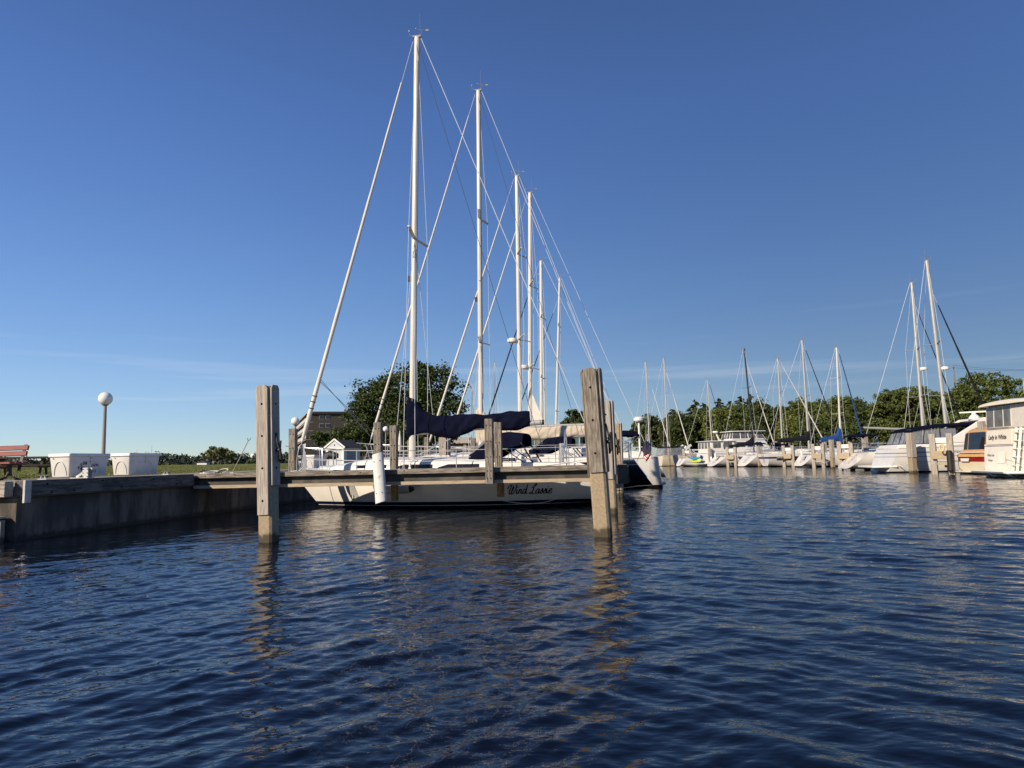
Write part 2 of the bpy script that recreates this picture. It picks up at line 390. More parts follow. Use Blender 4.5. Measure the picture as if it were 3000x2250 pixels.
# ------------------------------------------------------------------ water
def water():
    nc = 1100
    th = np.linspace(R(-78), R(78), nc)
    rr = [1.1]
    while rr[-1] < 45: rr.append(rr[-1] * 1.0047)
    while rr[-1] < 3500: rr.append(rr[-1] * 1.03)
    rr = np.array(rr); nr = len(rr)
    X = np.outer(rr, np.sin(th)); Y = np.outer(rr, np.cos(th))
    Z = np.zeros_like(X)
    dr = np.gradient(rr)
    g = np.random.default_rng(5)
    K = 130
    lam = np.exp(np.clip(g.normal(np.log(.33), .78, K), np.log(.09), np.log(1.9)))
    side = g.choice([-1, 1], K)
    ang = R(92) - side * R(40) + g.normal(0, R(17), K)
    wgt = {1: .38 + .62 / (1 + np.exp(np.clip(-(X - .6) / 1.3, -40, 40))), -1: .38 + .62 / (1 + np.exp(np.clip((X - .2) / 1.3, -40, 40)))}
    for k in range(K):
        fac = np.clip((lam[k] / (dr * 2.6) - .7) / .8, 0, 1)[:, None]
        slope = .0215 * g.uniform(.5, 1.4)
        if lam[k] > .8: slope *= .75
        kk = 2 * np.pi / lam[k]
        ph = kk * (X * np.cos(ang[k]) + Y * np.sin(ang[k])) + g.uniform(0, 6.28)
        # gentle patches of stronger and weaker ripples
        patch = .70 + .62 * np.sin(X * .31 * np.cos(k) + Y * .23 + k) * np.sin(Y * .17 * np.sin(k * 1.7) - X * .14 + 2 * k)
        s = np.sin(ph)
        s = s - .28 * np.cos(2 * ph) - .07 * np.sin(3 * ph)
        Z += fac * patch * wgt[int(side[k])] * slope / kk * s
    rel_a = (X - ORG.x) * VV.x + (Y - ORG.y) * VV.y
    rel_b = (X - ORG.x) * UU.x + (Y - ORG.y) * UU.y
    calm = 1 - .62 * np.exp(-np.maximum(rel_a, 0) / 3.0) * (rel_b > -3) - .48 * np.exp(-((rel_b - 4.2) / 4.2) ** 2) * ((rel_a > -1) & (rel_a < 13))
    Z *= calm
    V = np.stack([X, Y, Z], -1).reshape(-1, 3)
    i = np.arange(nr - 1)[:, None] * nc + np.arange(nc - 1)[None, :]
    Q = np.stack([i, i + nc, i + nc + 1, i + 1], -1).reshape(-1, 4)
    m, nt, b = _nt("harbour_water"); n = nt.nodes; l = nt.links
    b.inputs["Base Color"].default_value = (.002, .004, .010, 1); b.inputs["Roughness"].default_value = .03
    b.inputs["IOR"].default_value = 1.33; b.inputs["Specular IOR Level"].default_value = .5
    tc = n.new("ShaderNodeTexCoord"); mp = n.new("ShaderNodeMapping"); mp.inputs["Scale"].default_value = (1, 1.9, 1)
    l.new(tc.outputs["Object"], mp.inputs["Vector"])
    a = n.new("ShaderNodeTexNoise"); a.inputs["Scale"].default_value = 2.4; a.inputs["Detail"].default_value = 3
    c = n.new("ShaderNodeTexNoise"); c.inputs["Scale"].default_value = 9; c.inputs["Detail"].default_value = 3
    l.new(mp.outputs[0], a.inputs["Vector"]); l.new(mp.outputs[0], c.inputs["Vector"])
    b1 = n.new("ShaderNodeBump"); b1.inputs["Strength"].default_value = .5; b1.inputs["Distance"].default_value = .035
    b2 = n.new("ShaderNodeBump"); b2.inputs["Strength"].default_value = .28; b2.inputs["Distance"].default_value = .012
    l.new(a.outputs["Fac"], b1.inputs["Height"]); l.new(c.outputs["Fac"], b2.inputs["Height"])
    l.new(b1.outputs["Normal"], b2.inputs["Normal"]); l.new(b2.outputs["Normal"], b.inputs["Normal"])
    o = npmesh("water", V, Q, m, smooth=True)
    tag(o, "dark blue rippled harbour water", None, kind="structure")
water()

# ------------------------------------------------------------------ land
def landh(a): return 1.08 + .47 * np.clip((-a - 3) / 26, 0, 1) ** 1.4
def lawn():
    aa = np.concatenate([np.linspace(-3.05, -30, 28), np.linspace(-40, -330, 12)]); bb = np.concatenate([np.linspace(.16, 70, 36), np.linspace(80, 420, 16)])
    A, B = np.meshgrid(aa, bb, indexing='ij')
    H = landh(A) + .03 * np.sin(A * .7 + B * .3) * np.sin(B * .43)
    X = ORG.x + A * VV.x + B * UU.x; Y = ORG.y + A * VV.y + B * UU.y
    V = np.stack([X, Y, H], -1).reshape(-1, 3); nb = len(bb)
    i = np.arange(len(aa) - 1)[:, None] * nb + np.arange(nb - 1)[None]
    Q = np.stack([i, i + 1, i + nb + 1, i + nb], -1).reshape(-1, 4)
    tag(npmesh("lawn", V, Q, mt['lawn'], smooth=True), "green park lawn rising gently behind the quay", None, kind="structure")
    g = np.random.default_rng(3); N = 42000
    a = -3.0 - 24 * g.random(N) ** 1.6; b = .3 + 42 * g.random(N) ** 1.2
    h = landh(a); x = ORG.x + a * VV.x + b * UU.x; y = ORG.y + a * VV.y + b * UU.y
    hh = g.uniform(.025, .07, N) * (1 + .5 * (g.random(N) > .95)); t = g.uniform(0, np.pi, N); ww = g.uniform(.006, .012, N) * 1.6
    lx, ly = g.normal(0, .025, N), g.normal(0, .025, N)
    P0 = np.stack([x - np.cos(t) * ww, y - np.sin(t) * ww, h], -1); P1 = np.stack([x + np.cos(t) * ww, y + np.sin(t) * ww, h], -1)
    P2 = np.stack([x + lx, y + ly, h + hh], -1)
    V = np.stack([P0, P1, P2], 1).reshape(-1, 3); Q = np.arange(3 * N).reshape(-1, 3)
    tag(npmesh("grass", V, Q, mt['blade']), "short green grass growing on the lawn", "grass", kind="stuff")
lawn()
mb = MB(); mb.prism([(-3.05, .16), (-.02, .16), (-.02, 140), (-3.05, 140)], 'z', .3, 1.112)
mb.prism([(-60, .16), (-3.06, .16), (-3.06, .9), (-60, .9)], 'z', .3, 1.108)
tag(mb.build("quay_pavement", mt['quay'], loc=ORG, rz=-TH), "pale concrete quay pavement along the harbour edge", None, kind="structure")
mb = MB()                                                     # banks beyond the basin
mb.prism([(37, -10), (300, -10), (300, 420), (-20, 420), (-20, 420), (12.2, 152), (47, 150)], 'z', -.8, 1.1)
mb.prism([(300, -10), (900, -10), (900, 900), (300, 900)], 'z', -.8, 1.1)
tag(mb.build("shore_ground", mt['lawn']), "grassy shore around the far side of the basin", None, kind="structure")

# ------------------------------------------------------------------ seawall
mt['wallc'] = M("stained_wall_concrete", (.2, .18, .15), .9, stretch=(1.2, 1.2, .28), vs=2.2, ramp=((.055, .048, .040), (.15, .128, .103)), bump=.4, bs=40, dirt=((.06, .055, .05), .9, .5, .75), spec=.2)
waterline(mt['wallc'], .10, (.035, .032, .026), .12)
wl = thing("seawall", "long stained concrete seawall with a bolted timber cap along the quay", "seawall", ORG, -TH)
mb = MB()
for y0, y1 in ((.0, 7.2), (7.215, 18), (18.015, 40), (40.015, 90), (90.015, 140)): mb.box((-.25, (y0 + y1) / 2, -.12), (.5, y1 - y0, 1.84))
mb.build("concrete_face", mt['wallc'], wl, bevel=.012)
mb = MB(); mb.box((-20.52, .25, -.12), (39.97, .5, 1.84)); mb.build("end_face", waterline(mt['conc'], .1), wl, bevel=.012)
mb = MB()
for y0, y1 in ((.05, 5.35), (6.85, 14), (14.03, 26), (26.03, 60)): mb.box((.03, (y0 + y1) / 2, .975), (.30, y1 - y0, .29))
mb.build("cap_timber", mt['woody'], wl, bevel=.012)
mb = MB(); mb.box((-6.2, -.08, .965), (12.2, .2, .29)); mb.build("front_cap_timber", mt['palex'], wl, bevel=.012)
mb = MB(); mb.box((.205, .0, .915), (.05, .15, .42)); mb.build("corner_board", mt['galv'], wl, bevel=.004)
mb = MB()
for y, z in ((.5, 1.04), (.62, .88), (1.2, .885), (2.0, 1.06), (2.6, .9), (3.7, 1.04), (4.6, .9), (8, 1), (9.5, 1), (11, 1)):
    mb.tube([(.17, y, z), (.187, y, z)], .022, 8)
for x in (-.32, -1.2, -2.1): mb.tube([(x, -.17, 1.05), (x, -.195, 1.05)], .022, 8)
mb.build("bolt", mt['boltm'], wl)["kind"] = "stuff"
bt = thing("timber_bumper", "short weathered timber bumper standing against the seawall end by the water", "bumper", HB(-.27, -.12), -TH)
mb = MB(); mb.box((-.10, -.06, .0), (.19, .16, .86)); mb.build("bumper_timber", mt['wood'], bt, bevel=.01)
mb = MB(); mb.box((.08, -.03, -.02), (.13, .1, .84)); mb.build("bumper_back_board", mt['conc'], bt, bevel=.01)
mb = MB(); mb.box((-.05, -.05, .45), (.34, .22, .035)); mb.build("top_plate", mt['galv'], bt)

# ------------------------------------------------------------------ finger piers
def post(parent, x, y, z0, z1, w=.19, name="post", front=-1, split=False):
    mb = MB()
    if split: mb.box((x - w * .26, y, (z0 + z1) / 2), (w * .5, w, z1 - z0)); mb.box((x + w * .26, y, (z0 + z1) / 2 - .004), (w * .5, w, z1 - z0 - .008))
    else: mb.box((x, y, (z0 + z1) / 2), (w, w, z1 - z0))
    o = mb.build(name, mt['wood'], parent, bevel=.012)
    b = MB()
    for z in (z1 - .16, z1 - .55, z1 - .93, z1 - 1.27, z1 - 1.45):
        if z > z0 + .04:
            for dx in (-.045, .045): b.tube([(x + dx, y + front * w * .46, z), (x + dx, y + front * (w * .5 + .008), z)], .014, 8)
    b.build("bolt", mt['boltm'], o)["kind"] = "stuff"
    return o
def pier(label, b0, x0, x1, near=False):
    p = thing("finger_pier", label, "pier", HB(0, b0), -TH, group="timber finger piers off the seawall")
    L = x1 - x0; c = (x0 + x1) / 2
    mb = MB(); mb.box((c, -.045, 1.06), (L, .09, .118)); mb.build("edge_plank", mt['woodx'], p, bevel=.01)
    mb = MB(); mb.box((c, 1.295, 1.06), (L, .09, .118)); mb.build("edge_plank", mt['woodx'], p, bevel=.01)
    mb = MB()
    k = x0
    while k < x1 - .1: mb.box((k + .07, .625, 1.07), (.135, 1.24, .045)); k += .146
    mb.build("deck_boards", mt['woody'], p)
    for y in (.085, 1.165):
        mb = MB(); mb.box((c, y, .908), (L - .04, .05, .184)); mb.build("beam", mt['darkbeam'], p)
    mb = MB(); mb.box((c, .11, .772), (L - .06, .27, .083)); mb.build("ledger_board", mt['tan'], p, bevel=.006)
    mb = MB(); mb.box((c, 1.15, .772), (L - .06, .2, .083)); mb.build("ledger_board", mt['tan'], p, bevel=.006)
    mb = MB(); mb.box((x1 + .02, .62, .87), (.035, 1.3, .40)); mb.box((x1 - .22, -.1, .885), (.44, .016, .44)); mb.build("end_plate", mt['darkbeam'], p)
    b = MB(); k = x0 + .4; i = 0
    while k < x1: b.tube([(k, -.085, 1.06 + .02 * (i % 2)), (k, -.094, 1.06 + .02 * (i % 2))], .016, 8); k += .83 + .31 * (i % 3); i += 1
    b.build("bolt", mt['boltm'], p)["kind"] = "stuff"
    return p
B0 = 5.5
p1 = pier("grey timber finger pier beside the white sailboat with script lettering", B0, .05, along(1837, B0), True)
for px in (803, 1109, 1435): post(p1, along(px, B0 - .18), -.19, .72, 2.31)
for px in (858, 1154, 1460): post(p1, along(px, B0 + 1.43, 1.5), 1.44, .72, 2.31, split=(px == 1460))
for px, zz in ((1157, .27), (1467, .33)):
    mb = MB(); a = along(px, B0 + 1.3, .6); mb.box((a, 1.28, (.72 + zz) / 2), (.19, .09, .72 - zz)); mb.build("hanging_board", mt['brownwood'], p1, bevel=.008)
for b0, x1, lb in ((B0 + 11.1, 11.0, "finger pier between the black sailboat and the cabin cruiser behind it"), (B0 + 22.3, 10.5, "finger pier behind the sailboat with white reverse transom"), (B0 + 33.5, 10.5, "farthest finger pier of the row with the tall white masts")):
    q = pier(lb, b0, .05, x1)
    for x in (2.2, 5.0, 7.8): post(q, x, 1.44, .72, 2.25)
    for x in (3.4, 6.2): post(q, x, -.19, .72, 2.3)

# ------------------------------------------------------------------ mooring piles
def pile(label, px, Y, ztop, rz, lean, planks, w=.265, base=0, cleat=False, name="mooring_pile", plank_mat='palewood', group="square mooring piles"):
    x = gx(px, Y, base)
    t = thing(name, label, "mooring pile", (x, Y, 0), rz, group)
    t.rotation_euler = (0, lean, rz)
    h = w / 2; c = .035
    oct_ = [(-h + c, -h), (h - c, -h), (h, -h + c), (h, h - c), (h - c, h), (-h + c, h), (-h, h - c), (-h, -h + c)]
    mb = MB()
    rings = [[(a * k, b * k, z) for a, b in oct_] for z, k in ((-1.6, 1), (ztop - .09, 1), (ztop - .02, .9))]
    mb.loft(rings, sm=False); mb.build("concrete_shaft", mt['pileconc'], t)
    pw = w * .84; pt = .03
    for side, z0 in planks:
        b = MB()
        d = h + pt / 2 + .002
        if side in 'fb':
            y = -d if side == 'f' else d
            b.prism([(-pw / 2, z0), (pw / 2, z0), (pw / 2, ztop - .06), (pw / 2 - .04, ztop), (-pw / 2 + .04, ztop), (-pw / 2, ztop - .06)], 'y', y - pt / 2, y + pt / 2)
        else:
            xx = d if side == 'r' else -d
            b.prism([(-pw / 2, z0), (pw / 2, z0), (pw / 2, ztop - .06), (pw / 2 - .04, ztop), (-pw / 2 + .04, ztop), (-pw / 2, ztop - .06)], 'x', xx - pt / 2, xx + pt / 2)
        pl = b.build("plank", mt[plank_mat], t, bevel=.008)
        k = MB(); z = ztop - .33
        while z > z0 + .12:
            p0, p1_ = h + pt - .004, h + pt + .006
            e = {'f': ((.0, -p0, z), (.0, -p1_, z)), 'b': ((0, p0, z), (0, p1_, z)), 'r': ((p0, 0, z), (p1_, 0, z)), 'l': ((-p0, 0, z), (-p1_, 0, z))}[side]
            k.tube(e, .02, 10); z -= .55
        if k.v: k.build("bolt", mt['boltm'], pl)["kind"] = "stuff"
    if cleat:
        k = MB(); z = 1.55; a = h + pt
        k.tube([(a, 0, z), (a + .09, 0, z)], .03, 8); k.tube([(a + .09, 0, z - .16), (a + .075, 0, z), (a + .09, 0, z + .16)], .02, 8)
        k.tube([(a + .02, -.02, z + .3), (a + .06, -.04, z + .1), (a + .10, 0, z - .05), (a + .04, .03, z - .2), (a + .05, 0, z + .12)], .016, 6)
        k.build("cleat", mt['rubber'], t)
    return t
pile("upright square pile with a long pale plank and dark shaded side, before the seawall", 788, 12.35, 2.68, R(-17), -.027, (('f', .46), ('r', .95), ('l', .95), ('b', .95)), cleat=True)
pile("leaning square pile with mossy grey plank over sandy concrete, by the stern lettering", 1768, 12.0, 2.80, R(-18), -.04, (('f', 1.05), ('r', 1.05), ('l', 1.0), ('b', 1.0)), w=.268, cleat=True, plank_mat='wood')
pile("square pile half hidden close behind the leaning sandy pile", 1792, 16.7, 2.62, R(-17), -.012, (('f', .8), ('r', .9), ('l', .9)), w=.26, cleat=True)
pile("thick square pile seen under the navy sail cover", 1305, 23.7, 2.10, R(-17), .0, (('f', .7), ('r', .7), ('l', .7)), w=.27)
pile("concrete pile topped under the navy bimini beside the stern rail", 1813, 23.6, 2.42, R(-17), .0, (('l', .7), ('r', .7)), w=.3)
pile("square pile in the second row beyond the black sailboat", 1600, 34.7, 2.4, R(-17), .0, (('f', .7), ('r', .7)), w=.3)

tb = thing("plastic_tube_bumper", "scuffed white half-round plastic tube strapped upright to a pier post", "bumper", (0, 0, 0), 0)
a = along(1112, B0 - .36, 1.0)
c = HB(a, B0 - .37, .93); tb.location = c; tb.rotation_euler = (0, R(-4.0), -TH)
mb = MB(); rings = []
for z in np.linspace(-.60, .60, 9):
    o = [(.145 * math.cos(t) , .10 * -math.sin(t), z + .03 * math.cos(t)) for t in np.linspace(-.15, math.pi + .15, 15)]
    i = [(.128 * math.cos(t), .083 * -math.sin(t), z + .03 * math.cos(t)) for t in np.linspace(math.pi + .15, -.15, 15)]
    rings.append(o + i)
mb.loft(rings); mb.build("tube_shell", mt['tube'], tb)
b = MB()
for z in (.42, .40, -.36, -.38):
    xx = .07 if z in (.42, -.36) else -.07
    b.tube([(xx, -.082, z), (xx, -.098, z)], .011, 8)
b.build("bolt", mt['boltm'], tb)["kind"] = "stuff"

# ------------------------------------------------------------------ things on the quay
def globe_lamp(label, px, py, Y, r, base):
    g = at(px, py, Y)
    t = thing("globe_lamp", label, "street lamp", (g.x, g.y, base), 0, group="white globe lamps of the park")
    h = g.z - base
    mb = MB(); mb.tube([(0, 0, 0), (0, 0, h - r * .9)], [.055, .045], 12); mb.tube([(0, 0, h - r * 1.1), (0, 0, h - r * .86)], [.06, .10], 12); mb.build("lamp_post", mt['pole'], t)
    mb = MB(); mb.sphere((0, 0, h), r, 32); mb.build("globe", mt['globe'], t)
globe_lamp("white globe lamp on a grey post behind the numbered storage boxes", 309, 1168, 21.0, .195, 1.2)
globe_lamp("white globe lamp rising just behind the pier post with the hose coil", 865, 1234, 36, .205, 1.1)
globe_lamp("small white globe lamp between two pier posts before the maple", 1130, 1257, 52, .205, 1.1)
globe_lamp("tiny white globe lamp seen under the navy sail cover", 1380, 1286, 80, .205, 1.1)
globe_lamp("distant globe lamp beside the navy boom cover across the basin", 2387, 1296, 101, .22, 1.1)
globe_lamp("distant globe lamp next to the far white trawler", 2008, 1310, 104, .2, 1.1)

def dock_box(label, px, b, a=None, num="", paw=False, Lx=.60, Ly=1.42, H=.60):
    """front right corner of the box at survey column px; long side along the quay"""
    if a is None: a = -2.32
    t = thing("dock_box", label, "storage box", HB(a - Lx / 2, b + Ly / 2, 1.112), -TH, group="white dock boxes on the quay")
    def ring(x, y, z, r=.05):
        out = []
        for cx, cy, s in ((x - r, -y + r, -90), (x - r, y - r, 0), (-x + r, y - r, 90), (-x + r, -y + r, 180)):
            for k in range(5): out.append((cx + r * math.cos(R(s + 22.5 * k)), cy + r * math.sin(R(s + 22.5 * k)), z))
        return out
    x, y = Lx / 2, Ly / 2
    mb = MB(); mb.loft([ring(x - .05, y - .07, .02), ring(x - .045, y - .065, .03), ring(x - .006, y - .012, H - .07)]); mb.build("box_body", mt['poly'], t)
    mb = MB(); mb.loft([ring(x, y, H - .085), ring(x + .02, y + .02, H - .075), ring(x + .02, y + .02, H - .02), ring(x + .005, y + .005, H)]); mb.build("lid", mt['poly'], t)
    def slope(z): return .05 * (1 - (z - .02) / (H - .09))
    mb = MB()
    arch = [(math.cos(k) * .17, .06 + math.sin(k) * .34) for k in np.linspace(0, math.pi, 15)]
    mb.tube([(p, -y + slope(q) * 1.2 + .0, q) for p, q in arch], .011, 6)
    arch = [(math.cos(k) * .42, .06 + math.sin(k) * .36) for k in np.linspace(0, math.pi, 19)]
    mb.tube([(x - slope(q), p, q) for p, q in arch], .009, 6)
    mb.build("arch_moulding", mt['poly'], t)
    mb = MB(); mb.tube([(x - .005, 0, H - .12), (x + .015, 0, H - .12)], .018, 10); mb.tube([(-.18, -y + .01, H - .12), (-.18, -y - .006, H - .12)], .015, 8); mb.build("latch", mt['galv'], t)
    def put(vs, fs, y0, z0, m): m.add([(x - slope(z0 + q) + .006, y0 + p, z0 + q) for p, q in vs], fs)
    m = MB()
    vs, fs = font_mesh(num, .13); put(vs, fs, -.03, H - .26, m)
    if paw:
        for cy, cz, ry, rz_ in ((-.30, .31, .032, .045), (-.22, .355, .03, .045), (-.14, .35, .03, .045), (-.375, .24, .03, .042), (-.245, .215, .07, .055)):
            m.add([(x - slope(cz + rz_ * math.sin(k)) + .006, cy + ry * math.cos(k) , cz + rz_ * math.sin(k)) for k in np.linspace(0, 6.283, 15)[:-1]], [tuple(range(14))])
        vs, fs = font_mesh("paw", .15, .1); put(vs, fs, .06, .27, m)
        vs, fs = font_mesh("prints", .15, .1); put(vs, fs, -.10, .115, m)
    m.build("lettering", mt['ink'], t)
dock_box("white dock box lettered with a black paw mark and the number one", 205, 4.0, num="1", paw=True)
dock_box("plain white dock box numbered two beside the paw marked one", 383, 6.2, num="2", Ly=1.35, H=.62)
c = at(905, 1367, 31)
bx = Vector((c.x, c.y, 0)) - ORG
dock_box("white dock box beyond the pulpit of the near sailboat, before the little shed", 0, bx.dot(UU), a=bx.dot(VV) + .25, num="", H=.60)

bn = thing("park_bench", "bench with faded red slats on black steel legs at the quay edge", "bench", HB(0, 0, 1.112), -TH)
y0 = 1.25
xa = along(37, y0, 1.5); xb = along(90, y0 + .62, 1.8)
xe = xb
for k, (yy, zz, qx) in enumerate(((y0, .36, 37), (y0 + .17, .365, 56), (y0 + .34, .36, 76))):
    mb = MB(); mb.box((along(qx, yy, 1.5) - .95, yy, zz), (1.9, .145, .045)); mb.build("seat_slat", mt['redslat'], bn, bevel=.01)
for yy, zz in ((y0 + .53, .565), (y0 + .565, .69)):
    mb = MB(); mb.box((xe - .95, yy, zz), (1.9, .045, .105), rx=R(-12)); mb.build("back_slat", mt['redslat'], bn, bevel=.01)
for xx in (along(27, y0 + .2, 1.3), along(27, y0 + .2, 1.3) - 1.25):
    mb = MB(); mb.bar((xx, y0 + .44, .2), (xx, y0 + .60, .76), .07, .02); mb.bar((xx, y0 - .05, .325), (xx, y0 + .46, .325), .07, .03)
    mb.bar((xx, y0 + .2, .32), (xx, y0 + .2, .1), .08, .05)
    mb.tube([(xx, y0 + .2, .2), (xx, y0 + .12, .06), (xx, y0 - .08, .0)], .024, 6); mb.tube([(xx, y0 + .2, .2), (xx, y0 + .28, .06), (xx, y0 + .5, .0)], .024, 6)
    mb.tube([(xx - .16, y0 + .2, .015), (xx, y0 + .2, .12), (xx + .16, y0 + .2, .015)], .022, 6)
    mb.build("leg", mt['rubber'], bn)
pt = thing("picnic_table", "dark brown picnic table on the lawn behind the red bench", "picnic table", at(66, 1379, 20.5), R(25)); pt.location.z = 1.16
mb = MB(); mb.box((0, 0, .52), (1.5, .7, .05)); mb.build("table_top", mt['brown'], pt)
for y in (-.62, .62): mb = MB(); mb.box((0, y, .3), (1.5, .24, .04)); mb.build("table_seat", mt['brown'], pt)
for x in (-.5, .5):
    mb = MB(); mb.bar((x, -.62, 0), (x, -.15, .5), .05, .09); mb.bar((x, .62, 0), (x, .15, .5), .05, .09); mb.bar((x, -.65, .26), (x, .65, .26), .05, .08); mb.build("leg", mt['brown'], pt)

br = thing("steel_bracket", "small galvanised steel bracket bolted upright on the quay edge before the paw marked box", "bracket", HB(along(250, 1.85, 1.2) , 1.85, 1.118), -TH)
mb = MB(); mb.box((0, 0, .11), (.13, .012, .22)); mb.box((0, .06, .11), (.012, .12, .22)); mb.box((0, .12, .11), (.13, .012, .22)); mb.build("channel", mt['galv'], br)
mb = MB(); mb.box((-.12, .06, .008), (.42, .2, .014)); mb.bar((-.06, .06, .14), (-.26, .06, .02), .02, .05); mb.build("brace", mt['galv'], br)
b = MB()
for z in (.03, .11, .19):
    for x in (-.05, .05): b.tube([(x, -.004, z), (x, -.014, z)], .011, 6)
b.build("bolt", mt['boltm'], br)["kind"] = "stuff"

def cleat(label, px, b, rz=0):
    t = thing("dock_cleat", label, "cleat", HB(along(px, b, 1.14), b, 1.122), -TH + rz, group="iron dock cleats on the quay cap")
    mb = MB(); mb.tube([(-.16, 0, .085), (-.08, 0, .075), (.08, 0, .075), (.16, 0, .085)], [.012, .022, .022, .012], 8)
    mb.build("horn_bar", mt['rubber'], t)
    mb = MB(); mb.box((0, 0, .008), (.2, .08, .014)); mb.tube([(-.05, 0, .01), (-.035, 0, .075)], .02, 8); mb.tube([(.05, 0, .01), (.035, 0, .075)], .02, 8); mb.build("cleat_base", mt['galv'], t)
cleat("iron dock cleat by the corner of the seawall, nearest the bench", 127, .8)
cleat("iron dock cleat past the second storage box", 486, 5.0)
t = thing("coiled_mooring_line", "heap of pale and dark mooring line lying at the root of the pier", "rope", HB(along(617, B0 + .3, 1.15), B0 + .3, 1.115), -TH)
mb = MB(); q = np.random.default_rng(9)
for i in range(5):
    r0 = .10 + .05 * q.random(); ox, oy = q.normal(0, .12, 2)
    mb.tube([(ox + r0 * math.cos(k) * 1.3, oy + r0 * math.sin(k), .02 + .025 * i * (.5 + .5 * math.sin(k))) for k in np.linspace(0, 6.1, 20)], .013, 6, mat=i % 2)
mb.build("coil", [mt['rope'], mt['darkrope']], t)
a = along(680, B0 + .8, 1.12); base = HB(a, B0 + .8, 1.105)
t = thing("forked_pole", "thin grey pole with a forked tip leaning over the pier root", "pole", base, 0)
tip = at(727, 1292, base.y) - base
mb = MB(); mb.tube([(0, 0, 0), tip], .011, 8); mb.build("pole_shaft", mt['pole'], t)
mb = MB()
for s in (-1, 1): mb.tube([tip, tip + Vector((.03 * s + .02, 0, .035)), tip + Vector((.045 * s + .03, 0, .085))], .008, 6)
mb.build("fork", mt['rubber'], t)
mb = MB(); mb.box((0, 0, .012), (.09, .07, .022)); mb.build("foot", mt['trim'], t)
t = thing("hose_coil", "pale hose coiled in loops on the side of a pier post", "hose", HB(along(882, B0 + 1.40, 1.6), B0 + 1.40, 1.62), -TH)
mb = MB()
for i in range(7):
    mb.tube([(-.02 + .018 * i + (.05 + .013 * i) * math.sin(k) * (1.1 - .5 * math.cos(k)), -.04 - .02 * i + .02 * math.sin(2 * k), -.10 - .018 * i + (.30 + .025 * i) * math.cos(k)) for k in np.linspace(0, 6.28, 25)], .0105, 6)
mb.tube([(.1, -.1, -.4), (.05, -.12, -.47), (-.2, -.1, -.50), (-.35, .0, -.5)], .014, 6)
mb.build("loops", mt['hose'], t)
# ------------------------------------------------------------------ boats
DK = (.010, .010, .012)
hm = {
 'wl': bands("white_hull_navy_boot", [(-1, DK), (.075, (.6, .58, .55)), (.092, (.006, .009, .03)), (.175, (.74, .70, .63))]),
 'black': bands("black_hull", [(-1, (.03, .012, .012)), (.05, (.010, .010, .012)), (1.02, (.6, .58, .52)), (1.045, (.010, .010, .012))], .12, .6),
 'white': bands("white_hull", [(-1, (.02, .03, .05)), (.07, (.62, .60, .57))]),
 'whiteb': bands("white_hull_dark_boot", [(-1, DK), (.13, (.62, .60, .56))]),
 'stripe': bands("white_hull_blue_band", [(-1, DK), (.1, (.60, .58, .55)), (.80, (.015, .035, .12)), (1.0, (.62, .60, .56))]),
 'cream': bands("cream_hull", [(-1, DK), (.06, (.60, .53, .40))]),
 'lady': bands("ivory_hull", [(-1, DK), (.12, (.74, .68, .57)), (1.38, (.03, .03, .035)), (1.42, (.74, .68, .57))]),
 'redband': bands("cream_hull_maroon_band", [(-1, DK), (.05, (.60, .53, .39)), (.63, (.22, .012, .01)), (.86, (.60, .53, .39))]),
 'cruiser': bands("white_hull_grey_lines", [(-1, DK), (.07, (.62, .60, .57)), (.92, (.12, .13, .15)), (.95, (.62, .60, .57)), (1.12, (.12, .13, .15)), (1.16, (.62, .60, .57))]),
}
def smooth(t): t = max(0, min(1, t)); return t * t * (3 - 2 * t)
